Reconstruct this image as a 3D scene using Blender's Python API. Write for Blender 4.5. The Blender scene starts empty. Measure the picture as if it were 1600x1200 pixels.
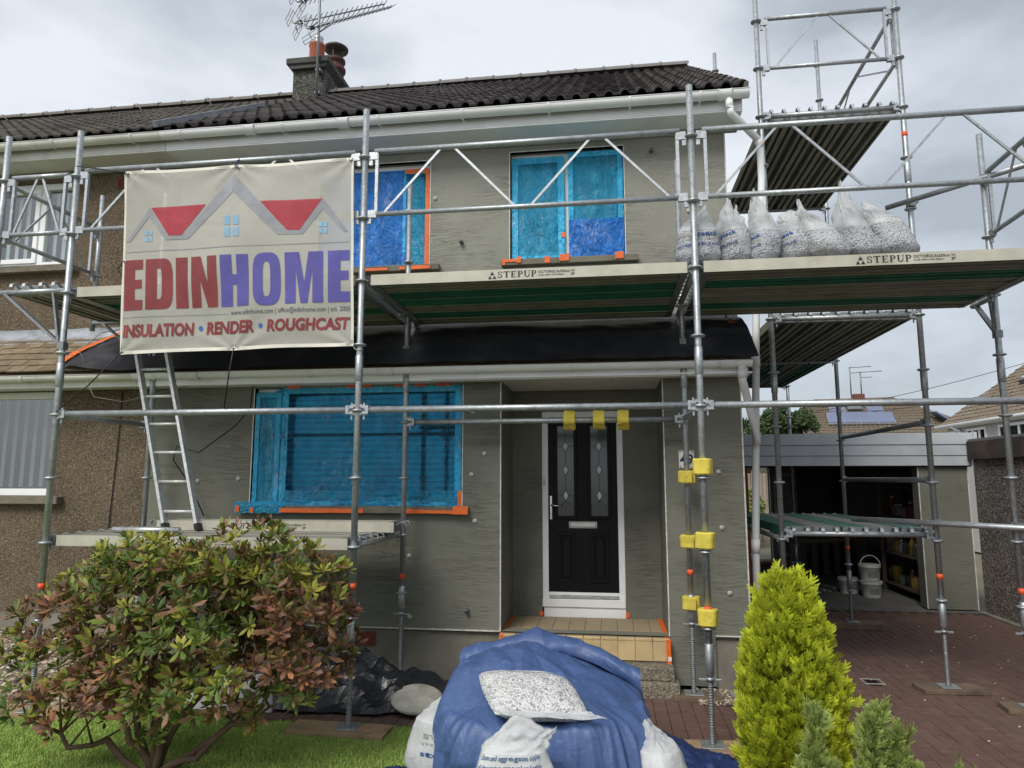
import bpy, bmesh, math, random
from mathutils import Vector, Matrix, noise
R = math.radians
random.seed(7)
scene = bpy.context.scene
COL = scene.collection

# ------------------------------------------------------------------ camera
cam_d = bpy.data.cameras.new('camera')
cam_d.sensor_width = 36.0
cam_d.lens = 36.0 * 1090 / 1600
cam_d.clip_start = 0.05
cam_d.clip_end = 600
cam = bpy.data.objects.new('camera', cam_d)
cam.location = (0, 0, 1.78)
cam.rotation_euler = (R(90 + 7.66), 0, R(8))
COL.objects.link(cam)
scene.camera = cam

# ------------------------------------------------------------------ world, sun, exposure
SUN_EL, SUN_AZ = 46, 203          # azimuth clockwise from +Y: behind the camera, to the left
world = bpy.data.worlds.new('World')
scene.world = world
world.use_nodes = True
wn, wl = world.node_tree.nodes, world.node_tree.links
wn.clear()
w_out = wn.new('ShaderNodeOutputWorld')
w_bg = wn.new('ShaderNodeBackground')
w_sky = wn.new('ShaderNodeTexSky')
w_sky.sky_type = 'NISHITA'
w_sky.sun_disc = False
w_sky.sun_elevation = R(SUN_EL)
w_sky.sun_rotation = R(SUN_AZ)
w_sky.air_density = 1.0
w_sky.dust_density = 2.0
w_tc = wn.new('ShaderNodeTexCoord')
w_map = wn.new('ShaderNodeMapping')
w_map.inputs['Scale'].default_value = (1.0, 1.0, 2.2)
w_map.inputs['Location'].default_value = (3.3, 1.7, 0.4)
wl.new(w_tc.outputs['Generated'], w_map.inputs['Vector'])
w_n1 = wn.new('ShaderNodeTexNoise')
w_n1.inputs['Scale'].default_value = 2.1
w_n1.inputs['Detail'].default_value = 7
w_n1.inputs['Roughness'].default_value = 0.52
wl.new(w_map.outputs[0], w_n1.inputs['Vector'])
w_cr = wn.new('ShaderNodeValToRGB')
ce = w_cr.color_ramp.elements
ce[0].position = 0.36; ce[0].color = (4.5, 5.0, 5.55, 1)
ce[1].position = 0.62; ce[1].color = (8.7, 9.1, 9.65, 1)
e = ce.new(0.48); e.color = (6.4, 6.95, 7.6, 1)
w_sep = wn.new('ShaderNodeSeparateXYZ')          # the cloud deck thins towards the left of the street
wl.new(w_tc.outputs['Generated'], w_sep.inputs[0])
w_gr = wn.new('ShaderNodeMath'); w_gr.operation = 'MULTIPLY_ADD'
w_gr.inputs[1].default_value = -0.10
wl.new(w_sep.outputs['X'], w_gr.inputs[0]); wl.new(w_n1.outputs['Fac'], w_gr.inputs[2])
wl.new(w_gr.outputs[0], w_cr.inputs['Fac'])
w_mix = wn.new('ShaderNodeMixRGB')
w_mix.inputs['Fac'].default_value = 0.88
wl.new(w_sky.outputs[0], w_mix.inputs['Color1'])
wl.new(w_cr.outputs['Color'], w_mix.inputs['Color2'])
wl.new(w_mix.outputs['Color'], w_bg.inputs['Color'])
w_bg.inputs['Strength'].default_value = 0.059
wl.new(w_bg.outputs[0], w_out.inputs['Surface'])

sun_d = bpy.data.lights.new('sun', 'SUN')
sun_d.energy = 1.5
sun_d.angle = R(26)
sun_d.color = (1.0, 0.96, 0.90)
sun = bpy.data.objects.new('sun', sun_d)
_az = R(SUN_AZ)
_sd = Vector((math.sin(_az) * math.cos(R(SUN_EL)), math.cos(_az) * math.cos(R(SUN_EL)), math.sin(R(SUN_EL))))
sun.rotation_euler = _sd.to_track_quat('Z', 'Y').to_euler()
sun.location = (0, -5, 12)
COL.objects.link(sun)

scene.view_settings.view_transform = 'Standard'
scene.view_settings.look = 'None'
scene.view_settings.gamma = 1.0
scene.view_settings.exposure = 0.85
scene.view_settings.use_curve_mapping = False
scene.render.engine = 'CYCLES'
scene.cycles.max_bounces = 8
scene.cycles.transparent_max_bounces = 16

# ------------------------------------------------------------------ helpers: materials
def lin(r, g, b):
    f = lambda c: (c / 255 / 12.92) if c / 255 <= 0.04045 else ((c / 255 + 0.055) / 1.055) ** 2.4
    return (f(r), f(g), f(b))
def c4(c, k=1.0):
    return (min(1, c[0] * k), min(1, c[1] * k), min(1, c[2] * k), 1)

class NT:
    """small node-tree writer"""
    def __init__(s, name):
        s.m = bpy.data.materials.new(name)
        s.m.use_nodes = True
        s.t = s.m.node_tree
        s.t.nodes.clear()
        s.out = s.n('ShaderNodeOutputMaterial')
        s.pos = s.n('ShaderNodeNewGeometry').outputs['Position']
    def n(s, typ, **kw):
        nd = s.t.nodes.new(typ)
        for k, v in kw.items():
            if hasattr(nd, k): setattr(nd, k, v)
        return nd
    def l(s, a, b): s.t.links.new(a, b)
    def scaled(s, v):
        mp = s.n('ShaderNodeMapping'); mp.inputs['Scale'].default_value = v
        s.l(s.pos, mp.inputs['Vector']); return mp.outputs[0]
    def noise(s, scale, detail=5, rough=0.55, vec=None, dist=0.0):
        nd = s.n('ShaderNodeTexNoise')
        nd.inputs['Scale'].default_value = scale; nd.inputs['Detail'].default_value = detail
        nd.inputs['Roughness'].default_value = rough; nd.inputs['Distortion'].default_value = dist
        s.l(vec or s.pos, nd.inputs['Vector']); return nd.outputs['Fac']
    def voro(s, scale, out='Distance', vec=None, feature='F1'):
        nd = s.n('ShaderNodeTexVoronoi'); nd.feature = feature
        nd.inputs['Scale'].default_value = scale
        s.l(vec or s.pos, nd.inputs['Vector']); return nd.outputs[out]
    def ramp(s, fac, stops):
        nd = s.n('ShaderNodeValToRGB'); els = nd.color_ramp.elements
        while len(els) < len(stops): els.new(0.5)
        for e_, (p, c) in zip(els, stops):
            e_.position = p
            e_.color = c if len(c) == 4 else (c[0], c[1], c[2], 1)
        s.l(fac, nd.inputs['Fac']); return nd.outputs['Color']
    def mix(s, fac, a, b, blend='MIX'):
        nd = s.n('ShaderNodeMixRGB'); nd.blend_type = blend
        for i, v in ((0, fac), (1, a), (2, b)):
            if isinstance(v, (int, float)): nd.inputs[i].default_value = v
            elif isinstance(v, tuple): nd.inputs[i].default_value = v if len(v) == 4 else (*v, 1)
            else: s.l(v, nd.inputs[i])
        return nd.outputs[0]
    def math(s, op, a, b=0.0):
        nd = s.n('ShaderNodeMath'); nd.operation = op
        for i, v in ((0, a), (1, b)):
            if isinstance(v, (int, float)): nd.inputs[i].default_value = v
            else: s.l(v, nd.inputs[i])
        return nd.outputs[0]
    def bump(s, h, dist=0.002, strength=1.0, prev=None):
        nd = s.n('ShaderNodeBump'); nd.inputs['Distance'].default_value = dist
        nd.inputs['Strength'].default_value = strength
        s.l(h, nd.inputs['Height'])
        if prev: s.l(prev, nd.inputs['Normal'])
        return nd.outputs[0]
    def bsdf(s, col, rough=0.6, metal=0.0, normal=None, spec=0.5, **kw):
        b = s.n('ShaderNodeBsdfPrincipled')
        for k, v in (('Base Color', col), ('Roughness', rough), ('Metallic', metal), ('Specular IOR Level', spec)):
            if isinstance(v, (int, float)): b.inputs[k].default_value = v
            elif isinstance(v, tuple): b.inputs[k].default_value = v if len(v) == 4 else (*v, 1)
            else: s.l(v, b.inputs[k])
        for k, v in kw.items():
            k = k.replace('_', ' ')
            if isinstance(v, (int, float)): b.inputs[k].default_value = v
            else: s.l(v, b.inputs[k])
        if normal: s.l(normal, b.inputs['Normal'])
        return b.outputs[0]
    def done(s, sh):
        s.l(sh, s.out.inputs['Surface']); return s.m

def simple(name, rgb, rough=0.6, metal=0.0, var=0.12, vs=6.0, bump=0.0, bs=80, rand=0.0, dirt=None, dirt_amt=0.0, dirt_s=3.0, spec=0.5):
    t = NT(name)
    c = lin(*rgb)
    col = t.ramp(t.noise(vs, 6), [(0.3, c4(c, 1 - var)), (0.7, c4(c, 1 + var))])
    if dirt:
        msk = t.ramp(t.noise(dirt_s, 7, 0.65), [(0.48, (0, 0, 0)), (0.68, (dirt_amt,) * 3)])
        col = t.mix(msk, col, lin(*dirt))
    if rand:
        oi = t.n('ShaderNodeObjectInfo')
        col = t.mix(1.0, col, t.ramp(oi.outputs['Random'], [(0, (1 - rand,) * 3), (1, (1 + rand,) * 3)]), 'MULTIPLY')
    nm = t.bump(t.noise(bs, 6), bump) if bump else None
    rr = t.math('ADD', t.math('MULTIPLY', t.noise(vs * 2.3, 4), 0.2), rough - 0.1)
    return t.done(t.bsdf(col, rr, metal, nm, spec))

# ------------------------------------------------------------------ helpers: meshes
class MB:
    def __init__(s):
        s.v, s.f, s.sm = [], [], []
    def add(s, vs, fs, smooth=False):
        o = len(s.v)
        s.v.extend([tuple(p) for p in vs])
        for f in fs:
            s.f.append(tuple(i + o for i in f)); s.sm.append(smooth)
        return s
    def box(s, x0, x1, y0, y1, z0, z1, b=0.0):
        if b <= 0:
            vs = [(x, y, z) for z in (z0, z1) for y in (y0, y1) for x in (x0, x1)]
            return s.add(vs, [(0, 2, 3, 1), (4, 5, 7, 6), (0, 1, 5, 4), (2, 6, 7, 3), (0, 4, 6, 2), (1, 3, 7, 5)])
        bm = bmesh.new()
        bmesh.ops.create_cube(bm, size=1.0)
        for v in bm.verts:
            v.co = Vector(((x0 + x1) / 2 + v.co.x * (x1 - x0), (y0 + y1) / 2 + v.co.y * (y1 - y0), (z0 + z1) / 2 + v.co.z * (z1 - z0)))
        bmesh.ops.bevel(bm, geom=bm.edges[:], offset=b, segments=1, affect='EDGES')
        bm.verts.index_update()
        s.add([v.co for v in bm.verts], [[v.index for v in f.verts] for f in bm.faces])
        bm.free(); return s
    def obox(s, c, ax, ay, az):
        """box from centre and three half-axis vectors"""
        c, ax, ay, az = map(Vector, (c, ax, ay, az))
        vs = [c + ax * i + ay * j + az * k for k in (-1, 1) for j in (-1, 1) for i in (-1, 1)]
        return s.add(vs, [(0, 2, 3, 1), (4, 5, 7, 6), (0, 1, 5, 4), (2, 6, 7, 3), (0, 4, 6, 2), (1, 3, 7, 5)])
    def bar(s, p0, p1, w, h, up=(0, 0, 1)):
        p0, p1, up = Vector(p0), Vector(p1), Vector(up)
        d = (p1 - p0); L = d.length; d.normalize()
        sx = d.cross(up)
        if sx.length < 1e-4: sx = d.cross(Vector((0, 1, 0)))
        sx.normalize(); u = sx.cross(d)
        return s.obox((p0 + p1) / 2, d * L / 2, sx * w / 2, u * h / 2)
    def tube(s, p0, p1, r0, r1=None, n=12, caps=True):
        r1 = r0 if r1 is None else r1
        return s.path([p0, p1], [r0, r1], n, caps)
    def path(s, pts, rs, n=10, caps=True):
        pts = [Vector(p) for p in pts]
        if isinstance(rs, (int, float)): rs = [rs] * len(pts)
        o = len(s.v); up = None
        for i, p in enumerate(pts):
            d = (pts[min(i + 1, len(pts) - 1)] - pts[max(i - 1, 0)]).normalized()
            if up is None:
                up = Vector((0, 0, 1)) if abs(d.z) < 0.9 else Vector((1, 0, 0))
            a = d.cross(up)
            if a.length < 1e-5: a = d.orthogonal()
            a.normalize(); bvec = a.cross(d).normalized(); up = bvec
            for k in range(n):
                t = 2 * math.pi * k / n
                s.v.append(tuple(p + (a * math.cos(t) + bvec * math.sin(t)) * rs[i]))
        for i in range(len(pts) - 1):
            for k in range(n):
                k2 = (k + 1) % n
                s.f.append((o + i * n + k, o + i * n + k2, o + (i + 1) * n + k2, o + (i + 1) * n + k)); s.sm.append(True)
        if caps:
            s.f.append(tuple(o + k for k in range(n))[::-1]); s.sm.append(False)
            s.f.append(tuple(o + (len(pts) - 1) * n + k for k in range(n))); s.sm.append(False)
        return s
    def lathe(s, c, prof, n=16, smooth=True, axis='z'):
        """profile of (radius, height) pairs turned round a vertical axis at c"""
        o = len(s.v)
        for r, h in prof:
            for k in range(n):
                t = 2 * math.pi * k / n
                p = (r * math.cos(t), r * math.sin(t), h)
                if axis == 'x': p = (p[2], p[0], p[1])
                if axis == 'y': p = (p[0], p[2], p[1])
                s.v.append((c[0] + p[0], c[1] + p[1], c[2] + p[2]))
        for i in range(len(prof) - 1):
            for k in range(n):
                k2 = (k + 1) % n
                s.f.append((o + i * n + k, o + i * n + k2, o + (i + 1) * n + k2, o + (i + 1) * n + k)); s.sm.append(smooth)
        s.f.append(tuple(o + k for k in range(n))[::-1]); s.sm.append(False)
        s.f.append(tuple(o + (len(prof) - 1) * n + k for k in range(n))); s.sm.append(False)
        return s
    def prism(s, poly, y0, y1, axis='y'):
        """extrude an outline of (a, b) pairs; axis y: a=x b=z; axis x: a=y b=z; axis z: a=x b=y"""
        n = len(poly)
        def pt(a, b, t): return (a, t, b) if axis == 'y' else ((t, a, b) if axis == 'x' else (a, b, t))
        vs = [pt(a, b, y0) for a, b in poly] + [pt(a, b, y1) for a, b in poly]
        fs = [tuple(range(n)), tuple(range(n, 2 * n))[::-1]] + [(i, i + n, (i + 1) % n + n, (i + 1) % n) for i in range(n)]
        return s.add(vs, fs)
    def grid(s, nu, nv, fn, smooth=True, wrap=False):
        o = len(s.v)
        for j in range(nv + 1):
            for i in range(nu + (0 if wrap else 1)):
                s.v.append(tuple(fn(i / nu, j / nv)))
        w = nu if wrap else nu + 1
        for j in range(nv):
            for i in range(nu):
                i2 = (i + 1) % w
                s.f.append((o + j * w + i, o + j * w + i2, o + (j + 1) * w + i2, o + (j + 1) * w + i)); s.sm.append(smooth)
        return s
    def mesh(s, name, mat):
        me = bpy.data.meshes.new(name)
        me.from_pydata(s.v, [], s.f)
        me.polygons.foreach_set('use_smooth', s.sm)
        me.materials.append(mat)
        me.update(); return me
    def build(s, name, mat, parent=None):
        return put(name, s.mesh(name, mat), parent)

def fixn(o):
    bm = bmesh.new(); bm.from_mesh(o.data)
    bmesh.ops.recalc_face_normals(bm, faces=bm.faces[:])
    bm.to_mesh(o.data); bm.free(); return o

_NUM = {}
def put(name, mesh, parent=None, loc=None, rot=None, scale=None):
    o = bpy.data.objects.new(name, mesh)
    COL.objects.link(o)
    if loc is not None: o.location = loc
    if rot is not None: o.rotation_euler = rot
    if scale is not None: o.scale = scale
    if parent is not None:
        o.parent = parent
        if parent.type == 'EMPTY' and 'base' in parent.keys():
            o.matrix_parent_inverse = Matrix.Translation(-Vector(parent['base']))
    return o
def tag(o, label, cat, group=None):
    o['label'] = label; o['category'] = cat
    if group: o['group'] = group
    return o
def thing(name, label, cat, base, group=None):
    """an Empty at the base of a thing; its parts are written in world coordinates"""
    o = bpy.data.objects.new(name, None)
    o.empty_display_size = 0.1
    COL.objects.link(o)
    o.location = base; o['base'] = list(base)
    return tag(o, label, cat, group)
def struct(o, kind='structure'):
    o['kind'] = kind; return o
def nz(x, y, z=0.0): return noise.noise(Vector((x, y, z)))

def text_mb(s, h, bold=0.0, shear=0.0, align='LEFT', xs=1.0, space=1.0):
    """flat lettering as triangles in (x, y); returns list of 2-D verts and faces, width"""
    cu = bpy.data.curves.new('txt', 'FONT')
    cu.body = s; cu.size = 1.0; cu.offset = bold; cu.shear = shear
    cu.space_character = space; cu.resolution_u = 3; cu.fill_mode = 'FRONT'
    ob = bpy.data.objects.new('txt', cu); COL.objects.link(ob)
    bpy.context.view_layer.update()
    dg = bpy.context.evaluated_depsgraph_get()
    me = bpy.data.meshes.new_from_object(ob.evaluated_get(dg))
    vs = [(v.co.x, v.co.y) for v in me.vertices]; fs = [tuple(p.vertices) for p in me.polygons]
    bpy.data.objects.remove(ob); bpy.data.meshes.remove(me); bpy.data.curves.remove(cu)
    if not vs: return [], [], 0
    x0 = min(v[0] for v in vs); x1 = max(v[0] for v in vs)
    k = h / 0.70
    vs = [((x - x0) * k * xs, y * k) for x, y in vs]
    w = (x1 - x0) * k * xs
    if align == 'CENTER': vs = [(x - w / 2, y) for x, y in vs]
    return vs, fs, w

def flat_cut(vs, fs, step):
    """cut flat lettering along a grid so that it can follow a curved sheet"""
    bm = bmesh.new()
    bv = [bm.verts.new((x, y, 0)) for x, y in vs]
    for f in fs:
        try: bm.faces.new([bv[i] for i in f])
        except ValueError: pass
    xs = [v[0] for v in vs]; ys = [v[1] for v in vs]
    for a, lo, hi in ((0, min(xs), max(xs)), (1, min(ys), max(ys))):
        t = math.floor(lo / step) * step
        while t < hi:
            co = [0, 0, 0]; no = [0, 0, 0]; co[a] = t; no[a] = 1
            bmesh.ops.bisect_plane(bm, geom=bm.verts[:] + bm.edges[:] + bm.faces[:], plane_co=co, plane_no=no)
            t += step
    bm.verts.index_update()
    r = [(v.co.x, v.co.y) for v in bm.verts], [tuple(v.index for v in f.verts) for f in bm.faces]
    bm.free(); return r
# ------------------------------------------------------------------ materials
def m_render(name, rgb, line_amt, pale_amt):
    t = NT(name)
    c = lin(*rgb)
    big = t.noise(1.1, 6, 0.6)
    col = t.ramp(big, [(0.3, c4(c, 0.88)), (0.55, c4(c, 1.0)), (0.75, c4(c, 1.10))])
    wv = t.n('ShaderNodeVectorMath'); wv.operation = 'ADD'; cx = t.n('ShaderNodeCombineXYZ')
    t.l(t.math('MULTIPLY', t.noise(1.6, 3, 0.55), 0.15), cx.inputs[2]); t.l(t.pos, wv.inputs[0]); t.l(cx.outputs[0], wv.inputs[1])
    mp = t.n('ShaderNodeMapping'); mp.inputs['Scale'].default_value = (3.2, 3.2, 84.0); t.l(wv.outputs[0], mp.inputs['Vector']); v = mp.outputs[0]
    ln = t.noise(1.1, 3, 0.5, v, 0.5)
    line = t.ramp(ln, [(0.40, (0, 0, 0)), (0.435, (1, 1, 1)), (0.445, (1, 1, 1)), (0.48, (0, 0, 0))])
    msk = t.ramp(t.noise(1.7, 6, 0.68), [(0.42, (0.0,) * 3), (0.66, (1, 1, 1))])
    lm = t.mix(1.0, line, msk, 'MULTIPLY')
    col = t.mix(t.math('MULTIPLY', lm, line_amt), col, c4(c, 0.40))
    pale = t.ramp(t.noise(5.0, 8, 0.7), [(0.60, (0, 0, 0)), (0.78, (pale_amt,) * 3)])
    col = t.mix(pale, col, c4(c, 1.45))
    damp = t.ramp(t.noise(0.9, 5, 0.6), [(0.50, (0, 0, 0)), (0.72, (0.42,) * 3)])
    col = t.mix(damp, col, c4(c, 0.60))
    h = t.math('SUBTRACT', t.math('MULTIPLY', t.noise(150, 4), 0.25), lm)
    h = t.math('ADD', h, t.math('MULTIPLY', t.noise(2.2, 4), 1.5))
    return t.done(t.bsdf(col, 0.9, 0, t.bump(h, 0.004, 0.8), 0.25))
def m_pebble(name, stops, scale, bump=0.006):
    t = NT(name)
    vc = t.voro(scale, 'Color')
    bw = t.n('ShaderNodeSeparateColor'); t.l(vc, bw.inputs[0])
    col = t.ramp(bw.outputs[0], stops)
    col = t.mix(1.0, col, t.ramp(t.noise(1.4, 6, 0.65), [(0.3, (0.72, 0.72, 0.72)), (0.7, (1.12, 1.1, 1.08))]), 'MULTIPLY')
    d = t.voro(scale)
    h = t.math('SUBTRACT', 1.0, d)
    return t.done(t.bsdf(col, 0.92, 0, t.bump(h, bump, 1.0), 0.2))
def m_steel(name='galvanised_steel', rgb=(176, 181, 184), rough=0.42, metal=0.75):
    t = NT(name)
    c = lin(*rgb)
    sp = t.voro(55, 'Color'); bw = t.n('ShaderNodeSeparateColor'); t.l(sp, bw.inputs[0])
    col = t.ramp(bw.outputs[0], [(0, c4(c, 0.86)), (1, c4(c, 1.1))])
    col = t.mix(t.ramp(t.noise(9, 7, 0.7), [(0.5, (0, 0, 0)), (0.72, (0.55,) * 3)]), col, lin(120, 122, 122))
    col = t.mix(t.ramp(t.noise(31, 5, 0.6), [(0.62, (0, 0, 0)), (0.68, (0.8,) * 3)]), col, lin(205, 203, 195))
    col = t.mix(t.ramp(t.noise(6.5, 6, 0.7), [(0.60, (0, 0, 0)), (0.72, (0.5,) * 3)]), col, lin(128, 104, 84))
    rr = t.math('ADD', t.math('MULTIPLY', t.noise(16, 5), 0.35), rough - 0.12)
    return t.done(t.bsdf(col, rr, metal, t.bump(t.noise(70, 4), 0.0012, 0.6)))
def m_film(name, tint, cover, base):
    """thin crinkled plastic film: tinted see-through, a little milky, glossy, with glints painted along the creases"""
    t = NT(name)
    v = t.scaled((1.0, 1.0, 0.5))
    c1 = t.math('ABSOLUTE', t.math('SUBTRACT', t.noise(6, 6, 0.55, v, 1.8), 0.5))
    c2 = t.math('ABSOLUTE', t.math('SUBTRACT', t.noise(17, 5, 0.55, v, 1.2), 0.5))
    h = t.math('ADD', t.math('MULTIPLY', c1, 3.0), t.math('MULTIPLY', c2, 1.4))
    nm = t.bump(h, 0.030, 1.0)
    tr = t.n('ShaderNodeBsdfTransparent'); tr.inputs[0].default_value = (*tint, 1)
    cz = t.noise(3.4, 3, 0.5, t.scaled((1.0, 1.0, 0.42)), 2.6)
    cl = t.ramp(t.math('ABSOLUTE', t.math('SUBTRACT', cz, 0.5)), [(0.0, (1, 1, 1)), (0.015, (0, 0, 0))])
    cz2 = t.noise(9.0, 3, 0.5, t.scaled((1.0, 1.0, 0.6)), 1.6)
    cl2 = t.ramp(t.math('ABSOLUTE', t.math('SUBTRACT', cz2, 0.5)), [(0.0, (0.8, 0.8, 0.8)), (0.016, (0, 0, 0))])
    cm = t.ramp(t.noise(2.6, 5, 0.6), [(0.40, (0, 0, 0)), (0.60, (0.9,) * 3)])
    glint = t.mix(1.0, t.mix(1.0, cl, cl2, 'LIGHTEN'), cm, 'MULTIPLY')  # glints painted into the colour as pale crease lines
    pr = t.bsdf(t.mix(glint, base, tuple(min(1, q * 0.35 + 0.5) for q in base)), 0.3, 0, nm, 0.4)
    mx = t.n('ShaderNodeMixShader')
    fac = t.ramp(t.noise(3.0, 6, 0.6, None, 1.0), [(0.3, (cover * 0.7,) * 3), (0.7, (min(1, cover * 1.4),) * 3)])
    fac = t.mix(1.0, fac, t.mix(1.0, glint, (0.7, 0.7, 0.7), 'MULTIPLY'), 'LIGHTEN')
    t.l(fac, mx.inputs[0]); t.l(tr.outputs[0], mx.inputs[1]); t.l(pr, mx.inputs[2])
    gl = t.n('ShaderNodeBsdfGlossy'); gl.inputs['Roughness'].default_value = 0.16; t.l(nm, gl.inputs['Normal'])
    fr = t.n('ShaderNodeFresnel'); fr.inputs['IOR'].default_value = 1.34; t.l(nm, fr.inputs['Normal'])
    m2 = t.n('ShaderNodeMixShader'); t.l(t.math('MINIMUM', t.math('MULTIPLY', fr.outputs[0], 0.75), 0.7), m2.inputs[0])
    t.l(mx.outputs[0], m2.inputs[1]); t.l(gl.outputs[0], m2.inputs[2])
    return t.done(m2.outputs[0])
def m_glass(name='window_glass', tint=(0.02, 0.025, 0.03), rough=0.03):
    t = NT(name)
    return t.done(t.bsdf((*tint, 1), rough, 0, t.bump(t.noise(1.3, 3), 0.003, 0.2), 0.8))
def m_clear(name='clear_glass', cover=0.16):
    t = NT(name)
    tr = t.n('ShaderNodeBsdfTransparent'); tr.inputs[0].default_value = (0.86, 0.9, 0.9, 1)
    gl = t.n('ShaderNodeBsdfGlossy'); gl.inputs['Roughness'].default_value = 0.04
    mx = t.n('ShaderNodeMixShader'); mx.inputs[0].default_value = cover
    t.l(tr.outputs[0], mx.inputs[1]); t.l(gl.outputs[0], mx.inputs[2])
    return t.done(mx.outputs[0])
def m_attr(name, rough=0.55, transl=0.25, attr='Col', bump=0.0):
    """leaf material: the leaf's own colour comes from a colour attribute"""
    t = NT(name)
    at = t.n('ShaderNodeAttribute'); at.attribute_name = attr
    col = t.mix(0.35, at.outputs['Color'], t.mix(1.0, at.outputs['Color'], t.ramp(t.noise(60, 4), [(0.3, (0.6,) * 3), (0.7, (1.3,) * 3)]), 'MULTIPLY'))
    pr = t.bsdf(col, rough, 0, None, 0.35)
    tl = t.n('ShaderNodeBsdfTranslucent'); t.l(col, tl.inputs[0])
    mx = t.n('ShaderNodeMixShader'); mx.inputs[0].default_value = transl
    t.l(pr, mx.inputs[1]); t.l(tl.outputs[0], mx.inputs[2])
    return t.done(mx.outputs[0])
def m_tile(name, rgb, moss, amt):
    t = NT(name)
    c = lin(*rgb)
    col = t.ramp(t.noise(14, 7, 0.65), [(0.3, c4(c, 0.72)), (0.7, c4(c, 1.28))])
    oi = t.n('ShaderNodeObjectInfo')
    col = t.mix(1.0, col, t.ramp(oi.outputs['Random'], [(0, (0.72,) * 3), (1, (1.25,) * 3)]), 'MULTIPLY')
    col = t.mix(t.ramp(t.noise(19, 8, 0.72), [(0.54, (0, 0, 0)), (0.68, (amt,) * 3)]), col, lin(*moss))
    col = t.mix(t.ramp(t.noise(1.1, 4), [(0.45, (0, 0, 0)), (0.7, (0.35,) * 3)]), col, lin(*moss))
    return t.done(t.bsdf(col, 0.88, 0, t.bump(t.noise(90, 6), 0.004), 0.3))
def m_banner():
    t = NT('mesh_banner_cloth')
    c = lin(204, 201, 192)
    col = t.ramp(t.noise(2.0, 6, 0.6), [(0.3, c4(c, 0.90)), (0.7, c4(c, 1.04))])
    col = t.mix(t.ramp(t.noise(9, 8, 0.7), [(0.6, (0, 0, 0)), (0.75, (0.35,) * 3)]), col, lin(160, 152, 135))
    pr = t.bsdf(col, 0.7, 0, t.bump(t.noise(3.5, 6, 0.6, None, 1.2), 0.012, 0.6), 0.2)
    tl = t.n('ShaderNodeBsdfTranslucent'); t.l(col, tl.inputs[0])
    a = t.n('ShaderNodeMixShader'); a.inputs[0].default_value = 0.22
    t.l(pr, a.inputs[1]); t.l(tl.outputs[0], a.inputs[2])
    tr = t.n('ShaderNodeBsdfTransparent')
    b = t.n('ShaderNodeMixShader'); b.inputs[0].default_value = 0.18
    t.l(a.outputs[0], b.inputs[1]); t.l(tr.outputs[0], b.inputs[2])
    return t.done(b.outputs[0])
def m_ink(name, rgb, see=0.14):
    t = NT(name)
    c = lin(*rgb)
    col = t.ramp(t.noise(7, 7, 0.65), [(0.3, c4(c, 0.85)), (0.7, c4(c, 1.15))])
    col = t.mix(t.ramp(t.noise(26, 8, 0.7), [(0.66, (0, 0, 0)), (0.74, (0.5,) * 3)]), col, lin(205, 200, 190))
    pr = t.bsdf(col, 0.65, 0, None, 0.2)
    tr = t.n('ShaderNodeBsdfTransparent')
    b = t.n('ShaderNodeMixShader'); b.inputs[0].default_value = see
    t.l(pr, b.inputs[1]); t.l(tr.outputs[0], b.inputs[2])
    return t.done(b.outputs[0])
def m_tarp(name, rgb, scuff, rough=0.46):
    t = NT(name)
    c = lin(*rgb)
    col = t.ramp(t.noise(3.5, 7, 0.65), [(0.3, c4(c, 0.78)), (0.7, c4(c, 1.18))])
    col = t.mix(t.ramp(t.noise(24, 9, 0.75, t.scaled((1, 1, 0.4)), 1.5), [(0.56, (0, 0, 0)), (0.70, (0.5,) * 3)]), col, lin(*scuff))
    cr = t.math('ABSOLUTE', t.math('SUBTRACT', t.noise(5.0, 7, 0.6, None, 1.4), 0.5))
    cr2 = t.math('ABSOLUTE', t.math('SUBTRACT', t.noise(13.0, 5, 0.6, None, 0.8), 0.5))
    h = t.math('ADD', t.math('MULTIPLY', cr, 1.6), t.math('MULTIPLY', cr2, 0.25))
    return t.done(t.bsdf(col, rough, 0, t.bump(h, 0.012, 0.5), 0.4))
def m_stones(name='bagged_stone_chips', big=105.0, lightc=(184, 187, 193), darkc=(92, 96, 110), film=True):
    t = NT(name)
    vc = t.voro(big, 'Color'); bw = t.n('ShaderNodeSeparateColor'); t.l(vc, bw.inputs[0])
    L, D = lin(*lightc), lin(*darkc)
    col = t.ramp(bw.outputs[0], [(0.0, c4(D)), (0.14, c4(D, 1.3)), (0.24, c4(L, 0.78)), (0.6, c4(L, 0.95)), (1.0, c4(L, 1.08))])
    d = t.voro(big)
    gap = t.ramp(d, [(0.35, (1, 1, 1)), (0.75, (0.62, 0.62, 0.66))])
    col = t.mix(1.0, col, gap, 'MULTIPLY')
    st = t.noise(1.0, 4, 0.6, t.scaled((14, 14, 75)), 0.6)
    h = t.math('ADD', t.math('SUBTRACT', 1.0, d), t.math('MULTIPLY', st, 0.9))
    milky = t.ramp(t.noise(7, 6), [(0.4, (0.10,) * 3), (0.7, (0.40,) * 3)])
    col = t.mix(milky, col, lin(226, 226, 226))
    return t.done(t.bsdf(col, 0.32, 0, t.bump(h, 0.007, 0.9), 0.5))
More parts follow.
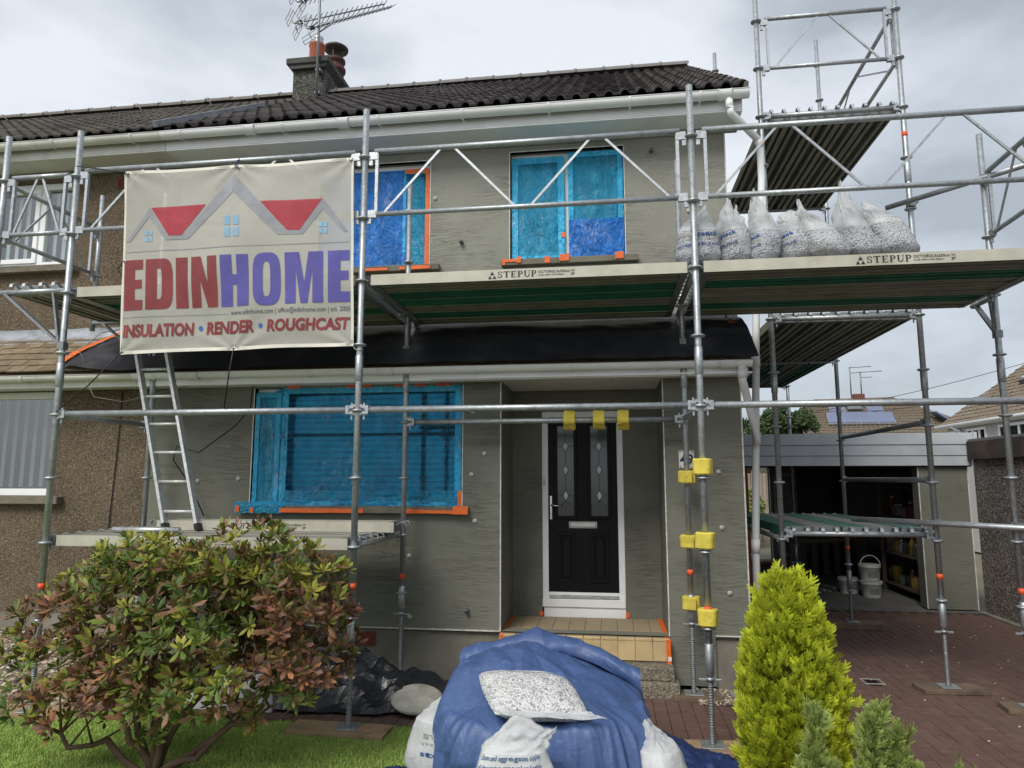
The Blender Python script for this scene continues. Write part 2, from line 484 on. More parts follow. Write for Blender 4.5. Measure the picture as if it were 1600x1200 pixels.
def m_poly(name='milky_polythene', cover=0.74):
    t = NT(name)
    cr = t.math('ABSOLUTE', t.math('SUBTRACT', t.noise(9, 7, 0.6, None, 1.5), 0.5))
    pr = t.bsdf(lin(240, 241, 241), 0.3, 0, t.bump(cr, 0.02, 0.7), 0.5)
    tl = t.n('ShaderNodeBsdfTranslucent'); tl.inputs[0].default_value = (0.85, 0.86, 0.86, 1)
    a = t.n('ShaderNodeMixShader'); a.inputs[0].default_value = 0.45
    t.l(pr, a.inputs[1]); t.l(tl.outputs[0], a.inputs[2])
    tr = t.n('ShaderNodeBsdfTransparent')
    b = t.n('ShaderNodeMixShader'); b.inputs[0].default_value = 1 - cover
    t.l(a.outputs[0], b.inputs[1]); t.l(tr.outputs[0], b.inputs[2])
    return t.done(b.outputs[0])
def m_grass():
    t = NT('grass_blades')
    at = t.n('ShaderNodeAttribute'); at.attribute_name = 'Col'
    col = t.mix(1.0, at.outputs['Color'], t.ramp(t.noise(2.2, 5), [(0.3, (0.75,) * 3), (0.7, (1.2,) * 3)]), 'MULTIPLY')
    return t.done(t.bsdf(col, 0.6, 0, None, 0.3))
def m_foam():
    t = NT('yellow_foam')
    c = lin(216, 198, 88)
    col = t.ramp(t.noise(9, 6), [(0.3, c4(c, 0.85)), (0.7, c4(c, 1.05))])
    col = t.mix(t.ramp(t.noise(22, 8, 0.7, None, 1.0), [(0.57, (0, 0, 0)), (0.72, (0.6,) * 3)]), col, lin(120, 100, 50))
    return t.done(t.bsdf(col, 0.95, 0, t.bump(t.noise(200, 4), 0.003), 0.1))
def m_blinds(name, rgb):
    return simple(name, rgb, 0.5, 0, 0.04)

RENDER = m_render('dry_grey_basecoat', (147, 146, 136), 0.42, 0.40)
RENDER_D = m_render('dark_basecoat', (122, 122, 111), 0.12, 0.32)  # darker basecoat for the ground floor, porch and garage pier
ROUGH = m_pebble('brown_roughcast', [(0, lin(76, 66, 56)), (0.3, lin(98, 86, 73)), (0.65, lin(118, 104, 88)), (0.90, lin(138, 124, 104)), (0.98, lin(176, 162, 140))], 160)
DASH = m_pebble('grey_pebbledash', [(0, lin(62, 58, 58)), (0.4, lin(106, 100, 98)), (0.75, lin(140, 133, 128)), (1, lin(196, 190, 182))], 85)
DARKCAST = m_pebble('weathered_harling', [(0, lin(44, 44, 42)), (0.5, lin(80, 80, 76)), (1, lin(120, 120, 114))], 60)
AGGR = m_pebble('exposed_aggregate_concrete', [(0, lin(84, 80, 70)), (0.5, lin(128, 122, 108)), (1, lin(168, 160, 144))], 110, 0.004)
STEEL = m_steel()
STEEL_D = m_steel('dull_steel', (140, 143, 145), 0.5, 0.7)
ALU = m_steel('aluminium', (205, 208, 210), 0.36, 0.7)
LADDER = m_steel('ladder_aluminium', (208, 210, 208), 0.42, 0.35)
UPVC = simple('white_upvc', (242, 243, 243), 0.32, 0, 0.03, 2, dirt=(205, 204, 198), dirt_amt=0.3, dirt_s=2.2)
UPVC2 = simple('cream_white_upvc', (222, 222, 216), 0.35, 0, 0.05, 2, dirt=(170, 166, 152), dirt_amt=0.45, dirt_s=3)
CONC = simple('grey_concrete', (128, 124, 112), 0.92, 0, 0.16, 4, 0.004, 120, dirt=(88, 84, 74), dirt_amt=0.6, dirt_s=2.4)
STONE_SILL = simple('stone_sill', (118, 112, 98), 0.9, 0, 0.18, 7, 0.003, 140, dirt=(76, 72, 60), dirt_amt=0.6, dirt_s=5)
BEAD = simple('white_render_bead', (214, 214, 208), 0.6, 0, 0.08, 20, dirt=(140, 136, 122), dirt_amt=0.7, dirt_s=14)
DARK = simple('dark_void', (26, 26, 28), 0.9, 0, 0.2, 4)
TILE = m_tile('brown_concrete_roof_tile', (62, 57, 57), (118, 116, 112), 0.3)
TILE_N = m_tile('weathered_roof_tile', (80, 75, 71), (120, 116, 106), 0.4)
PLAIN = m_tile('plain_clay_tile', (132, 116, 94), (92, 86, 70), 0.55)
LEAD = simple('lead_flashing', (150, 154, 160), 0.55, 0.2, 0.18, 9, 0.004, 30, dirt=(96, 98, 100), dirt_amt=0.6, dirt_s=7)
TERRA = simple('terracotta', (176, 98, 74), 0.8, 0, 0.14, 9, 0.002, 100, dirt=(112, 74, 60), dirt_amt=0.5, dirt_s=8)
TERRA_D = simple('dark_terracotta', (88, 52, 48), 0.8, 0, 0.2, 9, 0.002, 100, dirt=(54, 44, 42), dirt_amt=0.6, dirt_s=8)
BRICKRED = simple('red_vent_brick', (132, 66, 50), 0.85, 0, 0.15, 12, 0.002, 120, dirt=(84, 52, 44), dirt_amt=0.5, dirt_s=9)
MEMB = simple('black_membrane', (56, 57, 64), 0.4, 0, 0.2, 3, 0.004, 20, dirt=(104, 102, 98), dirt_amt=0.25, dirt_s=4, spec=0.4)
POLYBLK = m_tarp('black_polythene', (38, 41, 46), (92, 96, 100), 0.24)
TARP = m_tarp('blue_tarpaulin', (70, 92, 136), (128, 144, 178))
TARP_D = m_tarp('dark_blue_sheet', (34, 50, 96), (90, 106, 150))
ORANGE = simple('orange_tape', (226, 104, 38), 0.5, 0, 0.12, 18, 0.002, 60)
REDOR = simple('faded_red_tape', (206, 92, 60), 0.55, 0, 0.14, 18)
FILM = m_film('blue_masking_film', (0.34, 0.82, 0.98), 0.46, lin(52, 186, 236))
FILM_B = m_film('film_brightness_strip', (0.24, 0.74, 0.97), 0.90, lin(64, 200, 252))  # brightness of the white frame behind the film, put into the colour
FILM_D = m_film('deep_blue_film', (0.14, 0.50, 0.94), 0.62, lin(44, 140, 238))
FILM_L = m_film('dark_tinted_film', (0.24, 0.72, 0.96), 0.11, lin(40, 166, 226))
GLASS = m_glass()
GLASS_T = m_glass('textured_door_glass', (0.055, 0.065, 0.065), 0.12)
CLEAR = m_clear()
BLIND = m_blinds('grey_blind_slat', (120, 130, 126))
BLIND_W = m_blinds('white_blind_slat', (222, 226, 228))
BLACKDOOR = simple('black_door_skin', (12, 12, 16), 0.5, 0, 0.1, 3, 0.0015, 50, spec=.22)
CHROME = simple('polished_chrome', (214, 216, 218), 0.16, 1.0, 0.04)
LEADCAME = simple('lead_came', (70, 72, 74), 0.5, 0.4, 0.1)
BEVELG = simple('bevelled_glass', (196, 206, 204), 0.15, 0.0, 0.1)
FLOORTILE = simple('buff_floor_tile', (196, 172, 128), 0.55, 0, 0.08, 5, 0, 0, 0.06, (130, 116, 92), 0.4, 6)
FLOORTILE_T = simple('dusty_buff_floor_tile', (158, 142, 114), 0.7, 0, 0.1, 5, 0, 0, 0.06, (120, 108, 90), 0.5, 5)
PLATEW = simple('white_enamel', (226, 226, 220), 0.25, 0, 0.04)
INKBLUE = simple('dark_blue_enamel', (26, 38, 92), 0.3, 0, 0.05)
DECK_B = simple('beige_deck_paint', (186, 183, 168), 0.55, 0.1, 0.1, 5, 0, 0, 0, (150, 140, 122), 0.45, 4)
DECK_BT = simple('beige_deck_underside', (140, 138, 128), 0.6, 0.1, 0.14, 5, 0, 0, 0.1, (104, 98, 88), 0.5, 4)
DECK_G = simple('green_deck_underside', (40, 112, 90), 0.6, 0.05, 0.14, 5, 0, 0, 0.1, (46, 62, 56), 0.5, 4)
INK = simple('black_print', (34, 34, 40), 0.6, 0, 0.1, 8)
TIMBER = simple('scaffold_board_timber', (166, 140, 108), 0.85, 0, 0.16, 7, 0.003, 60, 0.12, (104, 88, 70), 0.5, 6)
TIMBER_D = simple('wet_weathered_timber', (112, 96, 78), 0.85, 0, 0.2, 7, 0.003, 60, 0.1, (60, 52, 44), 0.7, 5)
FOAM = m_foam()
BANNER = m_banner()
STONES = m_stones()
POLY = m_poly()
POLY_W = m_poly('white_bag_film', 1.0)
BLACKP = simple('black_plastic', (22, 22, 24), 0.45, 0, 0.1)
BLUEINK = m_ink('blue_bag_print', (34, 74, 128), 0.0)
GREYINK = m_ink('grey_bag_print', (150, 150, 140), 0.0)
# ------------------------------------------------------------------ setting: ground, drive, lawn, beds
GROUNDM = simple('bare_ground', (112, 108, 92), 0.95, 0, 0.2, 0.6, 0.01, 8)
SANDJ = simple('dark_joint_sand', (44, 36, 33), 0.95, 0, 0.25, 20)
PAVER = simple('red_brown_paver', (96, 73, 64), 0.86, 0, 0.2, 9, 0.0025, 160, 0.08, (112, 96, 88), 0.3, 1.3)
SOIL = simple('lawn_soil', (122, 146, 66), 0.95, 0, 0.2, 8, 0.006, 60)
mb = MB(); mb.add([(-250, -60, -0.05), (250, -60, -0.05), (250, 400, -0.05), (-250, 400, -0.05)], [(0, 1, 2, 3)])
struct(mb.build('ground', GROUNDM))
mb = MB(); mb.box(-4.6, 4.85, 2.2, 10.38, -0.045, -0.012)
drive = struct(mb.build('driveway', SANDJ))
# one chamfered paver, 200 x 100 mm, long side along the drive
def paver_mb(cx=0, cy=0, dz=0):
    b = MB(); hx, hy, c = 0.0485, 0.0985, 0.004
    o = [(-hx, -hy), (hx, -hy), (hx, hy), (-hx, hy)]
    i = [(-hx + c, -hy + c), (hx - c, -hy + c), (hx - c, hy - c), (-hx + c, hy - c)]
    vs = [(cx + a, cy + d, -0.02 + dz) for a, d in o] + [(cx + a, cy + d, -0.004 + dz) for a, d in o] + [(cx + a, cy + d, dz) for a, d in i]
    return vs, [(0, 1, 5, 4), (1, 2, 6, 5), (2, 3, 7, 6), (3, 0, 4, 7), (4, 5, 9, 8), (5, 6, 10, 9), (6, 7, 11, 10), (7, 4, 8, 11), (8, 9, 10, 11)]
pv_mesh = MB().add(*paver_mb()).mesh('paver', PAVER)
spots = []
for ix in range(-46, 48):
    cx = ix * 0.1 + 0.05
    for iy in range(0, 41):
        cy = 2.4 + iy * 0.2 + (0.1 if ix % 2 else 0)
        if cy > 10.25 or cx > 4.78: continue
        if cx < 0.75 and not (5.12 < cy < 6.28): continue
        if cx < 1.2 and cy > 6.3: continue
        if 2.16 < cx < 2.34 and 6.66 < cy < 6.98: continue
        spots.append((cx, cy, random.uniform(-0.0025, 0.0015)))
def prank(s):
    ang = math.degrees(math.atan2(s[0], s[1])) + 8
    vis = 22 < ang < 38 and s[1] > 4.4
    return (0 if vis else 1, s[1])
spots.sort(key=prank)
for cx, cy, dz in spots[:300]:
    put('paver', pv_mesh, drive, (cx, cy, dz), (random.uniform(-.006, .006), random.uniform(-.006, .006), random.uniform(-.008, .008)))
mb = MB()
for cx, cy, dz in spots[300:]: mb.add(*paver_mb(cx, cy, dz))
struct(mb.build('paving_field', PAVER, drive), 'stuff')

# lawn with short dense blades
mb = MB()
mb.grid(40, 20, lambda u, v: (-9 + 8.75 * u, 1.0 + 4.13 * v, 0.002 + 0.012 * nz(u * 9, v * 9)))
lawn = struct(mb.build('lawn', SOIL))
def grass(n):
    vs, fs, cols = [], [], []
    rnd = random.Random(3)
    for i in range(n):
        y = 5.14 - abs(rnd.random()) ** 1.0 * 1.75
        x = -6.2 + rnd.random() * 5.7
        hgt = 0.011 + rnd.random() * 0.016
        a = rnd.random() * 6.28; w = 0.0022 + rnd.random() * 0.0016
        lx, ly = (rnd.random() - .5) * 0.022, (rnd.random() - .5) * 0.022
        z = 0.0
        o = len(vs)
        vs += [(x - w * math.cos(a), y - w * math.sin(a), z), (x + w * math.cos(a), y + w * math.sin(a), z), (x + lx, y + ly, z + hgt)]
        fs.append((o, o + 1, o + 2))
        k = rnd.random()
        c = (0.29 + 0.13 * k, 0.42 + 0.14 * k, 0.10 + 0.04 * k, 1)
        if rnd.random() < 0.06: c = (0.24, 0.22, 0.09, 1)
        cols += [c, c, c]
    me = bpy.data.meshes.new('grass'); me.from_pydata(vs, [], fs)
    ca = me.color_attributes.new('Col', 'FLOAT_COLOR', 'POINT')
    ca.data.foreach_set('color', [q for c in cols for q in c])
    me.materials.append(m_grass()); return put('grass', me)
struct(tag(grass(150000), 'short bright green lawn grass in front of the house', 'grass'), 'stuff')

# gravel beds: many small stones each
ico = []
def pebbles(name, label, n, region, seed, mat, smin, smax):
    rnd = random.Random(seed)
    bm0 = bmesh.new(); bmesh.ops.create_icosphere(bm0, subdivisions=1, radius=1.0)
    V = [v.co.copy() for v in bm0.verts]; bm0.verts.index_update(); F = [tuple(v.index for v in f.verts) for f in bm0.faces]; bm0.free()
    vs, fs, cols = [], [], []
    pal = [lin(150, 138, 118), lin(120, 108, 94), lin(182, 170, 150), lin(96, 90, 84), lin(168, 140, 108), lin(204, 196, 182)]
    for i in range(n):
        x, y, z = region(rnd)
        s = rnd.uniform(smin, smax); sx, sy, sz = s * rnd.uniform(.8, 1.5), s * rnd.uniform(.7, 1.2), s * rnd.uniform(.5, .8)
        rm = Matrix.Rotation(rnd.random() * 6.28, 3, 'Z') @ Matrix.Rotation(rnd.uniform(-.6, .6), 3, 'X')
        o = len(vs); c = rnd.choice(pal); k = rnd.uniform(.7, 1.15)
        for v in V:
            p = rm @ Vector((v.x * sx, v.y * sy, v.z * sz)); vs.append((x + p.x, y + p.y, z + p.z)); cols.append((c[0] * k, c[1] * k, c[2] * k, 1))
        fs += [tuple(a + o for a in f) for f in F]
    me = bpy.data.meshes.new(name); me.from_pydata(vs, [], fs)
    ca = me.color_attributes.new('Col', 'FLOAT_COLOR', 'POINT'); ca.data.foreach_set('color', [q for c in cols for q in c])
    me.materials.append(mat); o = put(name, me)
    return struct(tag(o, label, 'gravel'), 'stuff')
PEB = m_attr('pebble_stone', 0.8, 0.0)
pebbles('gravel', 'patch of small round pebbles between the steps and the house corner', 900,
        lambda r: (0.66 + r.random() * 0.5, 5.95 + r.random() * 0.38, 0.004 + r.random() * 0.018), 5, PEB, 0.009, 0.017)
bedm = simple('stony_soil', (132, 120, 100), 0.95, 0, 0.25, 14, 0.012, 60)
def bed_z(x, y): return max(0.0, (y - 5.2) / 1.16) * 0.32 * min(1, max(0, (-4.2 - x) / 0.5)) + 0.004
mb = MB(); mb.grid(24, 12, lambda u, v: (-9 + 4.8 * u, 5.14 + 1.24 * v, bed_z(-9 + 4.8 * u, 5.14 + 1.24 * v)))
struct(mb.build('gravel_bed', bedm))
def bedr(r):
    x, y = -6.8 + r.random() * 2.5, 5.2 + r.random() * 1.12
    return x, y, bed_z(x, y) + r.random() * 0.012
pebbles('gravel', 'bank of mixed gravel below the brown roughcast wall', 2600, bedr, 6, PEB, 0.012, 0.026)

# ------------------------------------------------------------------ the house
WY, LY, PX = 6.62, 6.36, -4.53        # upper wall, lower front wall, party line
RX = 1.15                              # gable corner
def wall_holes(b, x0, x1, z0, z1, y, holes, depth):
    xs = sorted({x0, x1, *[h[0] for h in holes], *[h[1] for h in holes]})
    zs = sorted({z0, z1, *[h[2] for h in holes], *[h[3] for h in holes]})
    for i in range(len(xs) - 1):
        for j in range(len(zs) - 1):
            cx, cz = (xs[i] + xs[i + 1]) / 2, (zs[j] + zs[j + 1]) / 2
            if any(h[0] < cx < h[1] and h[2] < cz < h[3] for h in holes): continue
            b.add([(xs[i], y, zs[j]), (xs[i + 1], y, zs[j]), (xs[i + 1], y, zs[j + 1]), (xs[i], y, zs[j + 1])], [(0, 1, 2, 3)])
    for h in holes:
        a, c, lo, hi = h; y2 = y + depth
        b.add([(a, y, lo), (a, y2, lo), (a, y2, hi), (a, y, hi)], [(3, 2, 1, 0)])
        b.add([(c, y, lo), (c, y2, lo), (c, y2, hi), (c, y, hi)], [(0, 1, 2, 3)])
        b.add([(a, y, lo), (c, y, lo), (c, y2, lo), (a, y2, lo)], [(0, 1, 2, 3)])
        b.add([(a, y, hi), (c, y, hi), (c, y2, hi), (a, y2, hi)], [(3, 2, 1, 0)])
house = thing('house', 'grey rendered semi-detached house under repair behind the scaffold', 'house', (-1.7, 6.4, 0))
W1 = (-0.95, 0.18, 3.91, 5.04)        # upper right window opening
W2 = (-2.96, -1.775, 3.90, 5.01)      # upper left window opening
LW = (-3.43, -1.36, 1.52, 2.645)      # ground-floor window opening
RC = (-1.0, 0.475, 0.42, 2.68)        # porch recess
b = MB()
wall_holes(b, PX, RX, 2.9, 5.17, WY, [W1, W2], 0.16)
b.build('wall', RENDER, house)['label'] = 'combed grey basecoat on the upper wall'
b = MB(); b.add([(RX, WY, 0.0), (RX, 14.2, 0.0), (RX, 14.2, 5.2), (RX, 10.35, 7.95), (RX, WY, 5.22)], [(0, 1, 2, 3, 4)])
b.add([(RX, LY, 0.45), (RX, WY, 0.45), (RX, WY, 2.95), (RX, LY, 2.72)], [(0, 1, 2, 3)])
b.build('gable_wall', RENDER, house)
b = MB()
wall_holes(b, PX, RX, 0.43, 2.70, LY, [LW, (RC[0], RC[1], 0.43, 2.70)], 0.14)
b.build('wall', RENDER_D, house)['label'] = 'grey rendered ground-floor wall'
b = MB()   # porch recess: two cheeks and the back wall round the door
RB = 7.18
b.add([(RC[0], LY + .14, .2), (RC[0], RB, .2), (RC[0], RB, 2.7), (RC[0], LY + .14, 2.7)], [(3, 2, 1, 0)])
b.add([(RC[1], LY + .14, .2), (RC[1], RB, .2), (RC[1], RB, 2.7), (RC[1], LY + .14, 2.7)], [(0, 1, 2, 3)])
wall_holes(b, RC[0], RC[1], 0.2, 2.70, RB, [(-0.70, 0.125, 0.20, 2.46)], 0.1)
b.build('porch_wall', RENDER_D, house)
b = MB()   # solid core so that no light leaks in
b.box(PX, RX - .03, WY + .20, 14.1, 0.0, 5.1)
b.box(PX, RC[0] - .02, LY + .16, WY + .2, 0.0, 2.7); b.box(RC[1] + .02, RX - .02, LY + .16, WY + .2, 0, 2.7)
b = MB()
b.box(RC[0], RC[1], RB + .3, 9, 0, 5); b.build('core', DARK, house)
MB().box(PX + .01, RC[0] + .004, LY + .035, LY + .12, -0.02, 0.427).build('plinth', CONC, house); MB().box(0.86, RX - .02, LY + .035, LY + .12, -0.02, 0.447).build('plinth', CONC, house)
b = MB(); b.box(RC[1] + .002, 0.858, LY + .003, LY + .12, 0.03, 0.43); b.build('pier_foot', RENDER_D, house)
bead = lambda *a: MB().box(*a).build('render_bead', BEAD, house)   # thin white beads on edges of the render
bead(PX + .02, RC[0], LY - .012, LY + .03, .425, .435); bead(RC[0] - .004, RC[0] + .006, LY - .006, LY + .02, .43, 2.66)
bead(RC[1] - .006, RC[1] + .004, LY - .006, LY + .02, .43, 2.66); bead(.86, RX + .004, LY - .010, LY + .03, .440, .449)
bead(RX - .006, RX + .006, LY - .006, LY + .006, .45, 2.62); bead(RX - .006, RX + .006, WY - .006, WY + .006, 3.2, 5.12)
for h in (W1, W2):
    bead(h[0] - .008, h[0], WY - .005, WY + .06, h[2], h[3]); bead(h[1], h[1] + .008, WY - .005, WY + .06, h[2], h[3]); bead(h[0], h[1], WY - .005, WY + .05, h[3], h[3] + .008)
bead(LW[1], LW[1] + .009, LY - .005, LY + .05, LW[2], LW[3]); bead(LW[0] - .009, LW[0], LY - .005, LY + .05, LW[2], LW[3])
# insulation fixings: small plugs left in the wall, and two pipe stubs
cap = MB().lathe((0, 0, 0), [(0.0, -.014), (.016, -.013), (.021, -.005), (.022, .004)], 12, True, 'y').mesh('fixing_cap', simple('grey_cap', (186, 186, 180), .6))
stub = MB().lathe((0, 0, 0), [(0.0, -.05), (.018, -.05), (.020, -.03), (.020, .01)], 12, True, 'y').mesh('pipe_stub', simple('dark_grey_plastic', (92, 94, 96), .5))
for x, z in ((-1.26, 2.39), (-1.27, 1.81), (-1.235, 1.39), (-1.845, 1.07), (-1.83, .53), (-3.98, 1.75), (-3.56, 1.77), (.935, 1.83), (.945, 1.35), (.99, .80), (-1.15, 2.0)):
    put('fixing_cap', cap, house, (x, LY - .002, z))
put('pipe_stub', stub, house, (-1.30, LY - .002, .60))
for x, z in ((-1.72, 4.60), (.79, 4.33)): put('fixing_cap', cap, house, (x, WY - .002, z))
for x, z in ((-1.44, 4.12), (.45, 4.96)): put('pipe_stub', stub, house, (x, WY - .002, z))
def vent(root, x0, x1, z0, z1, y, nx=9, nz_=5):
    b = MB(); t = .008
    b.box(x0, x1, y - .014, y + .02, z1 - .012, z1); b.box(x0, x1, y - .014, y + .02, z0, z0 + .012)
    b.box(x0, x0 + .012, y - .014, y + .02, z0 + .012, z1 - .012); b.box(x1 - .012, x1, y - .014, y + .02, z0 + .012, z1 - .012)
    for i in range(1, nx): xx = x0 + (x1 - x0) * i / nx; b.box(xx - t / 2, xx + t / 2, y - .008, y + .018, z0 + .012, z1 - .012)
    for i in range(1, nz_): zz = z0 + (z1 - z0) * i / nz_; b.box(x0 + .012, x1 - .012, y - .0105, y + .017, zz - t / 2, zz + t / 2)
    v = b.build('vent_brick', BRICKRED, root)
    MB().box(x0 + .005, x1 - .005, y + .012, y + .019, z0 + .005, z1 - .005).build('vent_back', DARK, v)
vent(house, -2.355, -2.16, .26, .385, LY + .035)

# windows -------------------------------------------------------------
def frame_bars(b, x0, x1, z0, z1, y, w, d=.06):
    b.box(x0, x1, y, y + d, z0, z0 + w, .004); b.box(x0, x1, y, y + d, z1 - w, z1, .004)
    b.box(x0, x0 + w, y + .002, y + d - .002, z0 + w, z1 - w, .003); b.box(x1 - w, x1, y + .002, y + d - .002, z0 + w, z1 - w, .003)
def window(root, h, y, splits, opener=None, blind='h', glass=GLASS, upvc=UPVC, slat=BLIND, sill=True, fw=.05, pitch=.04, blind_dark=True):
    x0, x1, z0, z1 = h
    b = MB(); frame_bars(b, x0, x1, z0, z1, y, fw)
    for sx in splits: b.box(sx - fw * .6, sx + fw * .6, y + .001, y + .059, z0 + fw, z1 - fw, .003)
    win = b.build('window', upvc, root)
    xs = [x0 + fw] + [v for sx in splits for v in (sx - fw * .6, sx + fw * .6)] + [x1 - fw]
    for k in range(0, len(xs), 2):
        a, c = xs[k], xs[k + 1]; lo, hi = z0 + fw, z1 - fw; yy = y
        if opener and k // 2 in opener:
            s = MB(); frame_bars(s, a - .012, c + .012, lo - .012, hi + .012, y - .018, .055, .05)
            s.build('sash', upvc, win); a, c, lo, hi = a + .04, c - .04, lo + .04, hi - .04; yy = y - .01
        MB().box(a - .006, c + .006, yy + .026, yy + .036, lo - .006, hi + .006).build('pane', CLEAR, win)
        if blind == 'h':
            n = int((hi - lo) / pitch)
            for i in range(n):
                z = hi - (i + .5) * (hi - lo) / n
                s = MB(); s.bar((a, yy + .075, z), (c, yy + .075, z), pitch * .62, .0025, (0, .86, .51)); s.build('blind_slat', slat, win)
        elif blind == 'v':
            n = max(3, int((c - a) / .105))
            for i in range(n):
                x = a + (i + .5) * (c - a) / n
                s = MB(); s.grid(1, 1, lambda u, v: (x + (u - .5) * .066, yy + .09 - (u - .5) * .022, lo + .02 + v * (hi - lo - .03))); s.build('blind_slat', slat, win)
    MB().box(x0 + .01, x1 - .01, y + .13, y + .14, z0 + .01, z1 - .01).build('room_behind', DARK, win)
    return win
BL_D = simple('dim_blind_slat', (206, 212, 208), .5, 0, .05)
window(house, W1, WY + .085, [-.39], {0}, 'h', slat=BL_D)
window(house, W2, WY + .085, [-2.38], None, 'h', slat=BL_D)
window(house, LW, LY + .06, [-3.18], None, 'h', slat=BL_D, pitch=.054)
for x0, x1, z, y in ((-1.03, .30, 3.905, WY), (-3.03, -1.655, 3.895, WY)):
    MB().box(x0, x1, y - .075, y + .08, z - .062, z, .005).build('window_sill', STONE_SILL, house)
MB().box(-3.53, -1.29, LY - .07, LY + .06, 1.455, 1.517, .005).build('window_sill', STONE_SILL, house)

# front door ----------------------------------------------------------
DY = RB + .015
d = MB(); frame_bars(d, -.70, .125, .585, 2.46, DY, .062, .07)
door = d.build('door', UPVC, house); door['label'] = 'black panelled front door with two leaded glass lights in a white frame'
MB().box(-.70, .125, DY - .03, DY + .05, .505, .585, .006).build('threshold', UPVC, door)
MB().box(-.685, .125, DY - .012, DY + .05, .40, .503, .004).build('sill_panel', UPVC, door)
MB().box(-.63, .055, DY - .028, DY + .0, .592, .622, .004).build('weather_bar', ALU, door)
lx0, lx1, lz0, lz1 = -.636, .061, .60, 2.40
gl = [(-.545, -.372), (-.205, -.032)]
hl = [(a, c, 1.395, 2.31) for a, c in gl]
lf = MB(); wall_holes(lf, lx0, lx1, lz0, lz1, DY + .012, hl, .03)
lf.build('leaf', BLACKDOOR, door)
for a, c, lo, hi in hl:
    f = MB(); frame_bars(f, a - .028, c + .028, lo - .028, hi + .028, DY - .008, .03, .022); f.build('glazing_bead', BLACKDOOR, door)
    MB().box(a, c, DY + .02, DY + .03, lo, hi).build('pane', GLASS_T, door)
    mx = (a + c) / 2; m = MB()
    def came(p, q): m.bar((p[0], DY + .017, p[1]), (q[0], DY + .017, q[1]), .006, .006, (0, 1, 0))
    zc = [1.60, 1.86, 2.10]
    prev = lo
    for zz in zc:
        hw, hh = .030, .052
        pts = [(mx, zz - hh), (mx + hw, zz), (mx, zz + hh), (mx - hw, zz)]
        for i in range(4): came(pts[i], pts[(i + 1) % 4])
        came((mx, prev), (mx, zz - hh)); prev = zz + hh
        MB().add([(x, DY + .0185, z) for x, z in pts], [(0, 1, 2, 3)]).build('bevelled_diamond', BEVELG, door)
    came((mx, prev), (mx, hi)); came((a, 1.60), (mx - .03, 1.60)); came((mx + .03, 1.60), (c, 1.60)); came((a, 2.10), (mx - .03, 2.10)); came((mx + .03, 2.10), (c, 2.10))
    came((a, 1.47), (mx, 1.55)); came((c, 1.47), (mx, 1.55))
    m.build('lead_came', LEADCAME, door)
for a, c in ((-.545, -.365), (-.212, -.032)):
    p = MB(); frame_bars(p, a, c, .74, 1.23, DY + .001, .03, .014); p.box(a + .045, c - .045, DY + .000, DY + .013, .785, 1.185, .008); p.build('door_panel', BLACKDOOR, door)
hd = MB(); hd.box(-.622, -.596, DY - .004, DY + .012, 1.36, 1.60, .004); hp = hd.build('handle_plate', CHROME, door)
hd = MB(); hd.tube((-.609, DY - .004, 1.505), (-.609, DY - .05, 1.505), .008, n=8); hd.path([(-.609, DY - .05, 1.505), (-.56, DY - .052, 1.502), (-.49, DY - .045, 1.498)], [.010, .009, .008], 8); hd.build('handle', CHROME, door)
lb = MB(); frame_bars(lb, -.43, -.145, 1.275, 1.345, DY - .006, .012, .02); lb.box(-.416, -.159, DY - .001, DY + .01, 1.289, 1.331, .003); lb.build('letterbox', CHROME, door)
MB().box(-.685, -.668, DY - .012, DY + .0, 1.70, 1.77, .003).build('lock_keep', UPVC2, door)

# steps: tiled landing, two concrete steps ----------------------------
n = 10; tw = (RC[1] - RC[0]) / n
tread = MB(); tread.box(RC[0], RC[1], LY - .055, RB + .1, 0.0, .405)
st = tread.build('porch_step', CONC, house)
tf = MB().box(.0015, tw - .0015, -.012, 0, 0, .165, .002).mesh('riser_tile', FLOORTILE)
tt = MB().box(.0015, tw - .0015, .0015, .2745, 0, .012, .002).mesh('floor_tile', FLOORTILE_T)
tn = MB().box(.0015, tw - .0015, -.016, .012, -.012, .014, .005).mesh('nosing_tile', FLOORTILE)
for i in range(n):
    x = RC[0] + i * tw
    put('riser_tile', tf, st, (x, LY - .056, .236)); put('nosing_tile', tn, st, (x, LY - .056, .408))
    for j in range(3): put('floor_tile', tt, st, (x, LY - .044 + .276 * j, .4055))
MB().box(-.72, .49, LY - .225, LY - .056, .118, .222, .006).build('concrete_step', AGGR, house)
MB().box(-.75, .525, LY - .285, LY - .056, -.02, .116, .006).build('concrete_step', AGGR, house)
# soffit over the porch and eaves trim ---------------------------------
for i in range(9):
    y0 = LY - .27 + i * .118
    if y0 > RB: break
    MB().box(-1.6 if y0 + .11 < LY else RC[0] + .004, RX + .06 if y0 + .11 < LY else RC[1] - .004, y0 + .002, y0 + .114, 2.664 if y0 + .11 < LY else 2.672, 2.680, .002).build('soffit_board', UPVC, house)
